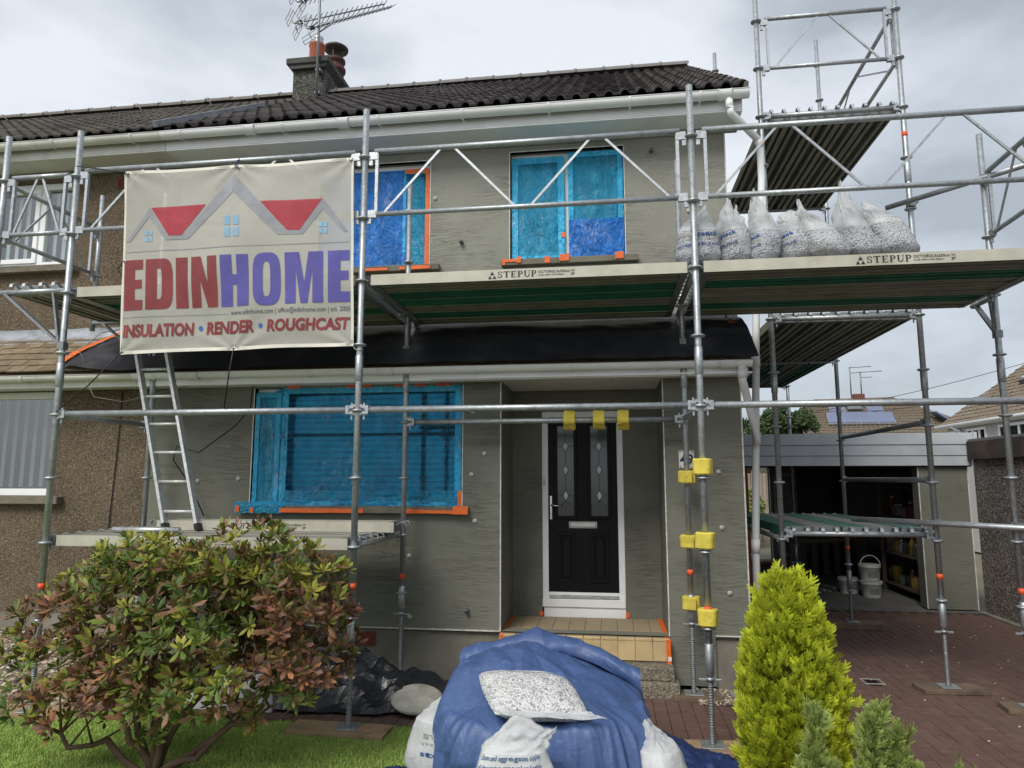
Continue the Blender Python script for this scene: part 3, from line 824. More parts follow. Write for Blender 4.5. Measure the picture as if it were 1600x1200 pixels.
# ------------------------------------------------------------------ roofs, gutters, chimney
EY, EZ, RY, RZ = 6.22, 5.335, 10.4, 8.09      # eaves line, ridge line
SL = Vector((0, RY - EY, RZ - EZ)); SLEN = SL.length; SDIR = SL.normalized(); SNOR = Vector((0, -SDIR.z, SDIR.y))
PITCH = math.atan2(SL.z, SL.y)
NC = 15; GA = SLEN / NC
def tile_mesh(name, mat, w, roll_h, rolls):
    """interlocking tile: flat pans between round rolls; local x across, y up the slope, z off the roof"""
    pr = []
    for k in range(rolls):
        o = k * w / rolls; p = w / rolls
        pr += [(o, .0), (o + p * .46, .0)]
        for i in range(1, 6):
            a = math.pi * i / 6; pr.append((o + p * (.73 - .25 * math.cos(a)), roll_h * math.sin(a)))
    pr.append((w, 0))
    b = MB(); n = len(pr); th = .017
    vs = []
    for y, z0 in ((0, .030), (GA * 1.06, .012)):
        vs += [(x, y, z + z0) for x, z in pr]
    vs += [(x, 0, z + .030 - th) for x, z in pr]
    fs = [(i, i + 1, n + i + 1, n + i) for i in range(n - 1)] + [(2 * n + i, 2 * n + i + 1, i + 1, i) for i in range(n - 1)]
    b.add(vs, fs, True); me = b.mesh(name, mat)
    for p_ in list(me.polygons)[n - 1:]: p_.use_smooth = False
    return me
def slab(root, x0, x1, ov=.0):
    b = MB()
    pts = [(EY + .03, EZ - .035), (RY, RZ - .035), (2 * RY - EY, EZ - .035), (2 * RY - EY, EZ - .12), (RY, RZ - .14), (EY + .03, EZ - .10)]
    b.prism(pts, x0, x1, 'x'); return b.build('roof', TILE if root is house else TILE_N, root)
def roof_tiles(root, roof, x0, nx, w, me, vis=None, mat=None):
    rest = MB(); rot = (PITCH, 0, 0)
    Rm = Matrix.Rotation(PITCH, 3, 'X')
    for c in range(NC):
        for i in range(nx):
            p = Vector((x0 + i * w, EY, EZ)) + SDIR * (c * GA)
            j = random.uniform(-.004, .004)
            if vis is None or vis(p):
                put('tile', me, roof, p + Vector((0, 0, j)), (PITCH + random.uniform(-.006, .006), random.uniform(-.006, .006), random.uniform(-.006, .006)))
            else:
                rest.add([p + Rm @ v.co for v in me.vertices], [tuple(f.vertices) for f in me.polygons])
    if rest.v: struct(rest.build('tile_field', mat, roof), 'stuff')
TW = .3055
roof = slab(house, PX + .002, RX + .135)
tm = tile_mesh('tile', TILE, TW, .038, 2)
roof_tiles(house, roof, RX + .16 - 19 * TW, 19, TW, tm)
# ridge and verge pieces
rid = MB(); rid.grid(8, 1, lambda u, v: (v * .44, -.12 * math.cos(math.pi * u), .10 * math.sin(math.pi * u) - .02)); rid.grid(8, 1, lambda u, v: (v * .03, -.135 * math.cos(math.pi * u), .115 * math.sin(math.pi * u) - .02))
rid_h = rid.mesh('ridge_tile', LEAD if False else simple('grey_ridge_tile', (116, 114, 112), .8, 0, .15, 8, .003, 70, .1))
x = RX + .16
while x > PX + .1:
    x -= .44; put('ridge_tile', rid_h, roof, (x, RY, RZ + .045 + random.uniform(-.004, .004)))
vm = MB(); vm.box(-.03, .012, 0, GA * 1.02, -.055, .05, .006); vm_ = vm.mesh('verge_cap', simple('pale_verge_mortar', (136, 130, 122), .85, 0, .18, 12, .004, 90, .15))
for c in range(NC):
    p = Vector((RX + .155, EY, EZ)) + SDIR * (c * GA); put('verge_cap', vm_, roof, p, (PITCH + .02, 0, 0))
NH = (PX - 9.5, PX)
nroot = thing('neighbouring_house', 'brown roughcast half of the pair left of the grey house', 'house', (-7.5, 6.4, 0))
nroof = slab(nroot, PX - 9.5, PX - .003)
tn_ = tile_mesh('tile', TILE_N, .30, .022, 2)
roof_tiles(nroot, nroof, PX - .02 - 30 * .30, 30, .30, tn_, vis=lambda p: p.x > -6.9 - (p.y - EY) * 1.02, mat=TILE_N)
x = PX
rn = rid.mesh('ridge_tile', simple('weathered_ridge_tile', (108, 104, 96), .85, 0, .2, 8, .004, 70, .12))
while x > PX - 9.4:
    x -= .44; put('ridge_tile', rn, nroof, (x, RY, RZ + .045 + random.uniform(-.006, .006)))
b = MB(); b.obox(Vector((PX - .03, EY, EZ)) + SDIR * 1.25 + SNOR * .068, (.018, 0, 0), SDIR * 1.3, SNOR * .03); b.build('party_flashing', LEAD, roof)
# gutters: half-round channel with brackets
def gutter(root, x0, x1, y, z, r, joints, brackets, mat=UPVC, stop=None):
    b = MB()
    def fn(u, v):
        a = math.pi + math.pi * v
        return (x0 + (x1 - x0) * u, y + r * math.cos(a), z + r * 1.02 * math.sin(a))
    b.grid(1, 14, fn); b.grid(1, 14, lambda u, v: (x0 + (x1 - x0) * u, y + (r - .005) * math.cos(math.pi + math.pi * v), z + (r - .005) * math.sin(math.pi + math.pi * v)))
    b.tube((x0, y - r, z), (x1, y - r, z), .005, n=6); b.tube((x0, y + r, z), (x1, y + r, z), .005, n=6)
    for xe in (x0, x1):
        b.add([(xe, y + r * math.cos(math.pi + math.pi * i / 10), z + r * math.sin(math.pi + math.pi * i / 10)) for i in range(11)], [tuple(range(11))])
    g = b.build('gutter', mat, root)
    for xb in brackets:
        k = MB(); k.grid(1, 14, lambda u, v: (xb - .012 + .024 * u, y + (r + .008) * math.cos(math.pi + math.pi * v), z + (r + .010) * math.sin(math.pi + math.pi * v)))
        k.box(xb - .012, xb + .012, y + r - .004, y + r + .03, z - .06, z + .01); k.build('gutter_bracket', mat, g)
    for xj in joints:
        k = MB(); k.grid(1, 14, lambda u, v: (xj - .06 + .12 * u, y + (r + .007) * math.cos(math.pi + math.pi * v), z + (r + .008) * math.sin(math.pi + math.pi * v)))
        for e in (-.06, .06): k.tube((xj + e, y - r - .007, z), (xj + e, y - r - .007, z - .01), .008, n=6)
        for e in (-.05, .05): k.grid(1, 14, lambda u, v: (xj + e - .006 + .012 * u, y + (r + .012) * math.cos(math.pi + math.pi * v), z + (r + .013) * math.sin(math.pi + math.pi * v)))
        k.build('gutter_joint', mat, g)
    return g
GY, GZ = 6.235, 5.30
gutter(house, PX + .004, RX + .17, GY, GZ, .062, [-3.55, -2.56, 1.10], [-4.3, -3.2, -2.2, -1.36, -.52, .24, .88], UPVC)
gutter(nroot, PX - 9.5, PX, GY, GZ, .062, [], [-4.85, -5.75, -6.6, -7.5, -8.4], UPVC2)
for root, x0, x1, mat in ((house, PX + .004, RX + .12, UPVC), (nroot, PX - 9.5, PX, UPVC2)):
    MB().box(x0, x1, GY + .068, GY + .088, 5.165, 5.36, .003).build('fascia', mat, root)
    MB().box(x0, x1, GY + .068, WY + .01, 5.15, 5.163, .003).build('soffit', mat, root)
    MB().box(x0, x1, WY - .03, WY + .01, 5.10, 5.149, .004).build('frieze', STONE_SILL if root is nroot else RENDER, root)
# lower eaves
GY2, GZ2 = 6.065, 2.765
gutter(house, PX + .004, RX + .05, GY2, GZ2, .052, [-3.9, -2.0, 1.0], [-4.3, -3.55, -2.75, -1.68, -1.2, -.35, .4], UPVC)
gutter(nroot, PX - 9.5, PX, GY2, GZ2, .052, [], [-5.7, -6.7, -7.7], UPVC2)
for root, x0, x1, mat in ((house, PX + .004, RX + .03, UPVC), (nroot, PX - 9.5, PX, UPVC2)):
    MB().box(x0, x1, GY2 + .058, GY2 + .078, 2.655, 2.80, .003).build('fascia', mat, root)
    MB().box(x0, -1.604 if root is house else x1, GY2 + .078, LY + .003, 2.664, 2.680, .002).build('soffit', mat, root)
# downpipes: top gutter to ground at the corner, and the lower gutter into it
def pipe(pts, r, root, name='downpipe', mat=UPVC):
    b = MB(); b.path(pts, r, 12); o = b.build(name, mat, root); return o
o = pipe([(1.14, GY, 5.25), (1.145, GY + .005, 5.14)], .036, house, 'gutter_outlet')
p1 = pipe([(1.145, GY, 5.16), (1.15, GY + .01, 5.11), (1.44, 6.56, 4.995), (1.475, 6.60, 4.96), (1.475, 6.60, 4.6), (1.44, 6.66, 3.9), (1.39, 6.72, 3.3), (1.355, 6.74, 2.5), (1.30, 6.76, 1.2), (1.275, 6.78, .02)], .034, house)
for t_ in ((1.455, 6.57, 4.985, 1.475, 6.60, 4.93), (1.372, 6.73, 2.92, 1.366, 6.732, 2.80), (1.30, 6.76, 1.22, 1.296, 6.762, 1.10)):
    MB().tube(t_[:3], t_[3:], .040, n=12).build('pipe_collar', UPVC, p1)
p2 = pipe([(1.12, GY2, 2.73), (1.12, GY2 + .01, 2.60), (1.135, GY2 + .03, 2.55), (1.335, 6.66, 2.16), (1.335, 6.68, 2.08)], .034, house)
MB().tube((1.12, GY2, 2.70), (1.12, GY2 + .006, 2.62), .041, n=12).build('pipe_collar', UPVC, p2)
# lean-to roof (plain tiles), both houses; own half lies under the membrane
LE = Vector((0, 6.06, 2.80)); LT = Vector((0, WY + .01, 3.28)); LS = (LT - LE); LL = LS.length; LD = LS.normalized(); LP = math.atan2(LS.z, LS.y)
for root, x0, x1 in ((house, PX + .002, RX + .03), (nroot, PX - 9.5, PX - .002)):
    b = MB(); b.prism([(LE.y + .02, LE.z - .012), (LT.y, LT.z - .012), (LT.y, LT.z - .10), (LE.y + .02, LE.z - .08)], x0, x1, 'x')
    lr = b.build('lean_to_roof', PLAIN, root)
    if root is nroot: nlean = lr
    else: hlean = lr
pt = MB(); ga = LL / 6.2
pt.add([(.0015, 0, .026), (.1635, 0, .026), (.1635, ga * 1.9, .006), (.0015, ga * 1.9, .006), (.0015, 0, .013), (.1635, 0, .013), (.0015, ga * 1.9, 0), (.1635, ga * 1.9, 0)],
       [(0, 1, 2, 3), (4, 5, 1, 0), (0, 3, 6, 4), (5, 7, 2, 1)])
ptm = pt.mesh('plain_tile', PLAIN)
cnt = 0
for c in range(6):
    for i in range(26):
        x = PX + .62 - (i + 1) * .165 + (c % 2) * .0825
        p = Vector((x, LE.y, LE.z)) + LD * (c * ga)
        put('plain_tile', ptm, nlean if x < PX - .1 else hlean, p + Vector((0, 0, random.uniform(-.002, .003))), (LP + random.uniform(-.01, .02), random.uniform(-.012, .012), random.uniform(-.012, .012)))
b = MB(); b.grid(120, 3, lambda u, v: (PX - 9.5 + 10.0 * u, WY - .012 - .14 * max(0, 1 - v * 1.5) - .004 * nz(u * 90, v * 3), 3.165 + .20 * v + .01 * nz(u * 70, v * 2, 4)))
b.build('lead_apron', LEAD, nroot)
# neighbour walls
NW = (-7.0, -5.79, 4.08, 5.06); NL = (-7.4, -5.585, 1.60, 2.66)
b = MB(); wall_holes(b, PX - 9.5, PX, 2.9, 5.17, WY + .012, [NW], .12); b.build('wall', ROUGH, nroot)
b = MB(); wall_holes(b, PX - 9.5, PX, .47, 2.72, LY + .02, [NL], .12); b.build('wall', ROUGH, nroot)
b = MB(); b.box(PX - 9.5, PX + .005, LY - .012, LY + .1, -.02, .468); b.build('plinth', CONC, nroot)
b = MB(); b.box(PX - 9.5, PX - .01, WY + .22, 14.1, 0, 5.1); b.box(PX - 9.5, PX - .01, LY + .3, WY + .2, 0, 2.6); b.build('core', DARK, nroot)
b = MB(); b.box(PX - .004, PX + .004, LY - .004, LY + .02, .47, 2.66); b.build('joint_bead', BEAD, nroot)
window(nroot, NW, WY + .07, [-6.25], {0}, 'v', slat=BLIND_W, upvc=UPVC, fw=.07)
window(nroot, NL, LY + .07, [-6.5], None, 'v', slat=BLIND, upvc=UPVC, fw=.07)
for x0, x1, z, y in ((-7.1, -5.70, 4.075, WY), (-7.5, -5.43, 1.595, LY)):
    MB().box(x0, x1, y - .07, y + .09, z - .075, z, .006).build('window_sill', STONE_SILL, nroot)
vent(nroot, -5.30, -5.10, 4.92, 5.04, WY + .012); vent(house, -3.95, -3.75, 4.92, 5.04, WY)
# a thin cable clipped down the roughcast
b = MB(); b.path([(-4.86, LY + .008, 2.64), (-4.875, LY + .008, 2.0), (-4.90, LY + .008, 1.4), (-4.91, LY + .008, .6)], .005, 6); b.build('wall_cable', BLACKP, nroot)

# chimney on the ridge, pots, aerials
ch = thing('chimney', 'square harled chimney stack with two clay pots on the ridge', 'chimney', (-4.8, 10.5, 7.9))
b = MB(); b.box(-5.08, -4.52, 10.15, 11.7, 7.3, 8.52); b.build('stack', DARKCAST, ch)
b = MB(); b.box(-5.17, -4.44, 10.05, 11.8, 8.52, 8.63, .012); b.prism([(-5.08, 8.45), (-4.52, 8.45), (-4.45, 8.52), (-5.16, 8.52)], 10.08, 11.77); b.build('cap_slab', simple('dark_cap_concrete', (74, 76, 72), .92, 0, .2, 6, .006, 60), ch)
b = MB(); b.lathe((-4.82, 10.45, 8.62), [(.135, 0), (.13, .02), (.125, .40), (.135, .42), (.14, .46), (.11, .46), (.10, .3)], 20); b.build('chimney_pot', TERRA, ch)
b = MB(); b.lathe((-4.80, 10.45, 9.07), [(.07, 0), (.085, .02), (.07, .05), (.085, .08), (.07, .11), (.085, .14), (.06, .17)], 14); b.build('flue_liner', ALU, ch)
b = MB(); b.lathe((-4.78, 11.15, 8.62), [(.16, 0), (.155, .1), (.17, .12), (.15, .16), (.15, .38), (.18, .40), (.18, .46), (.14, .48), (.14, .56), (.17, .58), (.17, .63), (.12, .66)], 18); b.build('chimney_pot', TERRA_D, ch)['label'] = 'dark louvred clay pot with a metal cowl'
b = MB(); b.lathe((-4.78, 11.15, 9.42), [(.02, 0), (.21, .015), (.22, .05), (.15, .10), (.03, .13)], 18)
for a in range(4): b.bar((-4.78 + .12 * math.cos(a * 1.57), 11.15 + .12 * math.sin(a * 1.57), 9.26), (-4.78 + .15 * math.cos(a * 1.57), 11.15 + .15 * math.sin(a * 1.57), 9.43), .02, .006)
b.build('cowl', simple('dark_cowl_metal', (84, 78, 74), .6, .4, .2, 9), ch)
def yagi(root, c, dirv, length, nel, boom_r=.012):
    dv = Vector(dirv).normalized(); side = dv.cross(Vector((0, 0, 1))).normalized(); upv = side.cross(dv)
    c = Vector(c)
    b = MB(); b.tube(c, c + dv * length, boom_r, n=6); boom = b.build('boom', STEEL_D, root)
    for i in range(nel):
        p = c + dv * (length * (.10 + .90 * i / (nel - 1)))
        s = .17 - .06 * i / nel
        MB().tube(p - side * s, p + side * s, .0065, n=5).build('element', STEEL_D, boom)
    r = MB()
    for sgn in (-1, 1):
        q = c + upv * (.12 * sgn)
        r.tube(c, q, .008, n=5)
        for k in (-.05, .0, .05): r.tube(q + upv * k - side * .2, q + upv * k + side * .2, .006, n=5)
        for k in (-.2, 0, .2): r.tube(q - upv * .055 + side * k, q + upv * .055 + side * k, .006, n=5)
    r.build('reflector', ALU, boom)
    MB().obox(c + dv * .12, dv * .04, side * .02, upv * .03).build('dipole_box', BLACKP, boom)
a1 = thing('tv_aerial', 'long mast with a twin-boom television aerial on the chimney', 'aerial', (-4.60, 10.03, 7.8))
b = MB(); b.tube((-4.60, 10.0, 7.75), (-4.60, 10.0, 10.5), .022, n=8); b.build('mast', STEEL_D, a1)
b = MB(); b.box(-4.64, -4.56, 10.02, 10.16, 8.35, 8.39); b.box(-4.64, -4.56, 10.02, 10.16, 7.95, 7.99); b.build('wall_bracket', STEEL_D, a1)
yagi(a1, (-4.99, 9.9, 9.12), (1.19, 1.0, .96), 1.82, 17)
yagi(a1, (-4.66, 9.7, 8.86), (.90, 1.5, 1.38), 2.2, 19)
b = MB(); b.path([(-4.60, 10.0, 9.2), (-4.75, 9.98, 9.08), (-4.82, 9.98, 9.16)], .012, 6); b.path([(-4.60, 10, 9.0), (-4.38, 9.99, 9.12), (-4.32, 9.99, 9.3)], .012, 6); b.build('cradle_arm', STEEL_D, a1)
yagi(a1, (-4.95, 9.9, 9.50), (1, .9, .9), 1.2, 13)
# ------------------------------------------------------------------ scaffold frame
scaf = thing('scaffold', 'galvanised modular scaffold wrapped round the front and gable of the house', 'scaffold', (-.6, 5.0, 0))
TR = .0242
collar_me = MB().lathe((0, 0, 0), [(.025, -.014), (.040, -.010), (.050, -.005), (.050, .004), (.038, .009), (.025, .014)], 16).mesh('collar', STEEL)
def thread(z0, z1, r=.017):
    pr = []; z = z0
    while z < z1:
        pr += [(r, z), (r + .004, z + .005), (r + .004, z + .009), (r, z + .014)]; z += .017
    return pr
band_me = MB().lathe((0, 0, 0), [(TR + .0012, -.022), (TR + .0012, .022)], 14).mesh('marker_band', simple('orange_band', (226, 92, 48), .6))
def standard(x, y, z0, z1, collars, jack=None, bands=(), plate=True, spig=()):
    b = MB(); b.tube((x, y, z0), (x, y, z1), TR, n=16)
    for s in spig: b.lathe((x, y, s), [(TR, -.1), (TR + .005, -.095), (TR + .005, .095), (TR, .1)], 16)
    # pin hole near the top
    b.lathe((x, y - TR + .001, z1 - .05), [(.0, -.0015), (.006, -.0015), (.006, .002)], 8, True, 'y')
    st = b.build('standard', STEEL, scaf)
    for z in collars: put('collar', collar_me, st, (x, y, z))
    for z in bands: put('marker_band', band_me, st, (x, y, z))
    if jack is not None:
        zb = jack
        j = MB().lathe((x, y, 0), thread(zb + .008, z0 + .05), 12).build('screw_jack', STEEL_D, st)
        k = MB().lathe((x, y, z0 - .02), [(.024, -.006), (.030, -.010), (.030, .012), (.024, .016)], 12); k.box(x - .075, x + .075, y - .008, y + .008, z0 - .03, z0 - .014, .003); k.build('jack_nut', STEEL, st)
        if plate:
            MB().box(x - .075, x + .075, y - .075, y + .075, zb, zb + .008, .002).build('base_plate', STEEL, st)
    return st
FX = [-4.38, -1.87, .63, 3.13]
FYR, IYR = 5.0, 6.13
Zs = [.78 + .5 * k for k in range(8)]
for i, x in enumerate(FX):
    z0 = (.50, .56, .47, .50)[i]
    standard(x, FYR, z0, 4.68, Zs, .036, bands=((.95,), (1.0,), (.90,), (.9,))[i], spig=(z0 + .11, 2.6))
for i, x in enumerate((-4.36, -1.84, .64, 3.17)):
    standard(x, IYR, (.52, .62, .60, .6)[i], (4.6, 4.56, 4.62, 4.69)[i], Zs, .036, bands=((), (.92,), (1.0,), (.9,))[i], spig=((.52, .62, .60, .6)[i] + .12, 2.65))
for x, y, z0, z1, jk in ((1.5, 6.62, .62, 7.15, .036), (2.785, 6.62, .50, 7.15, .036), (1.5, 9.1, .5, 7.5, .02), (2.83, 9.15, .45, 7.6, .075), (1.5, 11.65, .5, 4.2, .02), (2.83, 11.6, .5, 4.2, .02)):
    standard(x, y, z0, z1, [.74 + .5 * k for k in range(int((z1 - .9) / .5) + 1)], jk, bands=(.94, 2.62, 4.97), spig=(z0 + .12, 2.65, 4.6))
# ledgers and transoms: tubes with a wedge head at each end
def ledger(p0, p1, r=TR, heads=True, name='ledger', mat=STEEL):
    p0, p1 = Vector(p0), Vector(p1); d = (p1 - p0).normalized()
    b = MB(); b.tube(p0 + d * .055, p1 - d * .055, r, n=12); o = b.build(name, mat, scaf)
    if heads:
        sx = d.cross(Vector((0, 0, 1))).normalized()
        for p, s in ((p0, 1), (p1, -1)):
            h = MB(); c = p + d * (.052 * s)
            for k in (-1, 1):
                h.obox(c + Vector((0, 0, .022 * k)), d * .022, sx * .020, Vector((0, 0, .011)))
                h.obox(c + d * (-.026 * s) + Vector((0, 0, .030 * k)), d * .010, sx * .016, Vector((0, 0, .010)))
            h.obox(c + d * (.026 * s), d * .010, sx * .026, Vector((0, 0, .032)))
            h.obox(c + d * (-.004 * s) - Vector((0, 0, .010)), d * .006, sx * .004, Vector((0, 0, .062)))
            h.build('wedge_head', STEEL, o)
    return o
for i in range(3): ledger((FX[i], FYR, 2.285), (FX[i + 1], FYR, 2.285))
ledger((-1.84, IYR, 2.28), (.64, IYR, 2.28))
for x in (-4.38, .63): ledger((x, FYR, 2.28), (x, IYR, 2.28), name='transom')
for x in FX: ledger((x, FYR, 3.285), (x, IYR, 3.285), name='transom')
for x in FX[:2]: ledger((x, FYR, 1.285), (x, IYR, 1.285), name='transom')
for z in (5.24, 3.24, 1.29):
    ledger((1.5, 6.62, z), (2.785, 6.62, z), name='transom'); ledger((1.5, 9.12, z), (2.83, 9.12, z), name='transom')
    if z < 5 and z > 2: ledger((1.5, 11.62, z), (2.83, 11.62, z), name='transom')
for z in (2.27, 1.76): ledger((2.785, 6.62, z), (2.83, 9.15, z), mat=STEEL_D)
ledger((1.5, 6.62, 1.24), (1.5, 9.1, 1.24), mat=STEEL_D)
# brackets that carry decks outside the frame
def bracket(p, q, drop, name='bracket'):
    """horizontal tube from p (at the standard) out to q with a diagonal stay"""
    p, q = Vector(p), Vector(q); dn = Vector((0, 0, -drop))
    b = MB(); b.tube(p, q, TR, n=12); o = b.build(name, STEEL, scaf)
    m = MB(); m.bar(p + (q - p) * .85, p + dn, .04, .02); m.build('stay', STEEL_D, o)
    m = MB(); m.bar(p + (q - p) * .18, p + (q - p) * .05 + dn * .95, .035, .018); m.build('stay', STEEL_D, o)
    MB().obox(p + dn, (.028, 0, 0), (0, .028, 0), (0, 0, .03)).build('clamp', STEEL_D, o)
for x in (-1.84, .64, 3.17): bracket((x, IYR, 3.27), (x, 6.48, 3.27), .32)
bracket((-4.38, FYR, 3.30), (-5.06, FYR, 3.30), .46); bracket((-4.36, IYR, 3.30), (-5.06, IYR, 3.30), .46)
standard(-5.06, FYR, 3.22, 4.68, [3.78, 4.28]); standard(-5.06, IYR, 3.22, 4.62, [3.78, 4.28])
# lattice guard rails
def guard(p0, p1, zt, zb, n, r=.0215, br=.011, heads=True):
    p0, p1 = Vector(p0), Vector(p1); d = (p1 - p0); L = d.length; d.normalize(); sx = d.cross(Vector((0, 0, 1))).normalized()
    a, c = p0 + d * .10, p1 - d * .10
    up = lambda p, z: Vector((p.x, p.y, z))
    b = MB(); b.tube(up(a, zt) - d * .02, up(c, zt) + d * .02, r, n=10); g = b.build('guardrail', STEEL, scaf)
    b = MB(); b.tube(up(a, zb), up(c, zb), r * .9, n=10); b.build('bottom_rail', STEEL, g)
    for p in (a, c): MB().bar(up(p, zb), up(p, zt - .02), .024, .024, d).build('end_post', STEEL, g)
    ell = L - .2
    for k in range(n):
        f0, f1 = (k + .06) / n, (k + .44) / n; f2, f3 = (k + .54) / n, (k + .94) / n
        MB().bar(up(a + d * ell * f0, zb + .015), up(a + d * ell * f1, zt - .015), br * 1.6, br * 1.1, sx).build('brace', STEEL, g)
        MB().bar(up(a + d * ell * f2, zt - .015), up(a + d * ell * f3, zb + .015), br * 1.6, br * 1.1, sx).build('brace', STEEL, g)
    for p, s in ((a, -1), (c, 1)):
        for z in (zt - .04, zb):
            h = MB(); h.obox(up(p, z) + d * (.028 * s), d * .034, sx * .016, Vector((0, 0, .030))); h.obox(up(p, z - .03) + d * (.050 * s), d * .014, sx * .010, Vector((0, 0, .045))); h.build('wedge_head', STEEL, g)
    return g
for i in range(3): guard((FX[i], FYR - .0, 0), (FX[i + 1], FYR, 0), 4.325, 3.81, 2)
guard((3.13, FYR, 0), (3.17, IYR, 0), 4.32, 3.79, 1)
guard((-5.06, FYR, 0), (-5.06, IYR, 0), 4.27, 3.79, 1)
guard((-5.06, FYR, 0), (-4.38, FYR, 0), 4.30, 3.80, 1)
guard((1.5, 6.62, 0), (2.785, 6.62, 0), 6.26, 5.74, 1)
guard((2.785, 6.62, 0), (2.83, 9.15, 0), 6.24, 5.74, 1)
guard((1.5, 6.62, 0), (1.5, 9.1, 0), 6.24, 5.74, 1) if False else None
# coupled tie tubes between gable and front scaffolds
def coupler(c, name, root):
    c = Vector(c); b = MB(); b.lathe(c, [(.026, -.03), (.036, -.027), (.036, .027), (.026, .03)], 12)
    b.obox(c + Vector((.0, -.045, 0)), (.03, 0, 0), (0, .014, 0), (0, 0, .03)); b.tube(c + Vector((.04, -.03, .0)), c + Vector((.04, -.075, 0)), .008, n=6)
    b.build(name, STEEL_D, root)
for z, e0, e1 in ((1.40, (2.26, 7.05), (3.62, 5.62)), (4.28, (2.63, 6.72), (3.70, 5.55))):
    b = MB(); b.tube((e0[0] - .035, e0[1] - .05, z), (e1[0] - .035, e1[1] - .05, z - .01), TR, n=12); o = b.build('tie_tube', STEEL, scaf)
    coupler((2.785, 6.62, z), 'coupler', o); coupler((3.17, IYR, z), 'coupler', o)

# ------------------------------------------------------------------ steel decks
DW, DH = .226, .082
def deck_profile():
    pr = [(0, 0), (DW, 0), (DW, -DH), (DW - .014, -DH), (DW - .014, -.006)]
    n = 2; w = (DW - .028) / n
    for k in range(n):
        o = DW - .014 - k * w
        pr += [(o - w * .30, -.006), (o - w * .33, -.080), (o - w * .67, -.080), (o - w * .70, -.006)]
    pr += [(.014, -.006), (.014, -DH), (0, -DH)]
    return pr
LETT = {}
def serif_print(h):
    """STEPUP lettering with serifs, the three-triangle mark and the small load print, flat in (x, y)"""
    vs, fs = [], []
    def poly(pts):
        o = len(vs); vs.extend(pts); fs.append(tuple(range(o, o + len(pts))))
    def rect(x0, x1, y0, y1): poly([(x0, y0), (x1, y0), (x1, y1), (x0, y1)])
    def arc(cx, cy, rx, ry, tx, ty, a0, a1, n=10):
        for i in range(n):
            p = []
            for t in (a0 + (a1 - a0) * i / n, a0 + (a1 - a0) * (i + 1) / n): p.append((t, 1))
            q = [(cx + rx * math.cos(t), cy + ry * math.sin(t)) for t, _ in p] + [(cx + (rx - tx) * math.cos(t), cy + (ry - ty) * math.sin(t)) for t, _ in p[::-1]]
            poly(q)
    H = h; x = 0.0
    s = H * 1.35                                     # three-triangle mark
    def tri(cx, y, w): poly([(cx - w / 2, y), (cx + w / 2, y), (cx, y + w * .86)])
    tri(x + s * .5, s * .46 - .15 * H, s * .5); tri(x + s * .24, -.15 * H, s * .46); tri(x + s * .76, -.15 * H, s * .46)
    x += s * 1.15
    def stem(x0, w, foot=True, head=True):
        rect(x0, x0 + w, 0, H)
        if foot: rect(x0 - .1 * H, x0, 0, .06 * H); rect(x0 + w, x0 + w + .1 * H, 0, .06 * H)
        if head: rect(x0 - .1 * H, x0, .94 * H, H); rect(x0 + w, x0 + w + .1 * H, .94 * H, H)
    for ch in 'STEPUP':
        if ch == 'S':
            arc(x + .36 * H, .73 * H, .33 * H, .27 * H, .13 * H, .08 * H, R(20), R(270)); arc(x + .36 * H, .27 * H, .36 * H, .27 * H, .15 * H, .08 * H, R(90), R(-160))
            rect(x + .63 * H, x + .70 * H, .68 * H, .98 * H); rect(x + .02 * H, x + .09 * H, .02 * H, .34 * H); x += .92 * H
        elif ch == 'T':
            stem(x + .36 * H, .24 * H, True, False); rect(x, x + .36 * H, .9 * H, H); rect(x + .6 * H, x + .96 * H, .9 * H, H); rect(x, x + .06 * H, .68 * H, .9 * H); rect(x + .90 * H, x + .96 * H, .68 * H, .9 * H); x += 1.14 * H
        elif ch == 'E':
            stem(x + .1 * H, .23 * H, False, False); rect(x, x + .1 * H, 0, .06 * H); rect(x, x + .1 * H, .94 * H, H)
            rect(x + .33 * H, x + .84 * H, .92 * H, H); rect(x + .33 * H, x + .86 * H, 0, .08 * H); rect(x + .33 * H, x + .66 * H, .47 * H, .54 * H)
            rect(x + .78 * H, x + .84 * H, .70 * H, .92 * H); rect(x + .80 * H, x + .86 * H, .08 * H, .30 * H); rect(x + .60 * H, x + .66 * H, .38 * H, .63 * H); x += 1.06 * H
        elif ch == 'P':
            stem(x + .1 * H, .23 * H); arc(x + .42 * H, .72 * H, .40 * H, .28 * H, .20 * H, .07 * H, R(-90), R(90)); rect(x + .33 * H, x + .42 * H, .93 * H, H); rect(x + .33 * H, x + .42 * H, .44 * H, .51 * H); x += 1.0 * H
        elif ch == 'U':
            rect(x + .1 * H, x + .32 * H, .34 * H, H); rect(x, x + .1 * H, .94 * H, H); rect(x + .32 * H, x + .42 * H, .94 * H, H)
            rect(x + .80 * H, x + .88 * H, .34 * H, H); rect(x + .70 * H, x + .80 * H, .94 * H, H); rect(x + .88 * H, x + .98 * H, .94 * H, H)
            arc(x + .49 * H, .34 * H, .39 * H, .36 * H, .16 * H, .09 * H, R(180), R(360)); x += 1.14 * H
    x += .12 * H
    v, f, w = text_mb('OCTO®22.5x250cm', h * .40, .01)
    o = len(vs); vs.extend([(x + a, .52 * H + c) for a, c in v]); fs.extend([tuple(i + o for i in q) for q in f])
    v, f, w2 = text_mb('CLASS 6 MAX LOAD 600kg/m²', h * .24, .01, xs=.92)
    o = len(vs); vs.extend([(x + a, .08 * H + c) for a, c in v]); fs.extend([tuple(i + o for i in q) for q in f])
    x += max(w, w2) + .2 * H
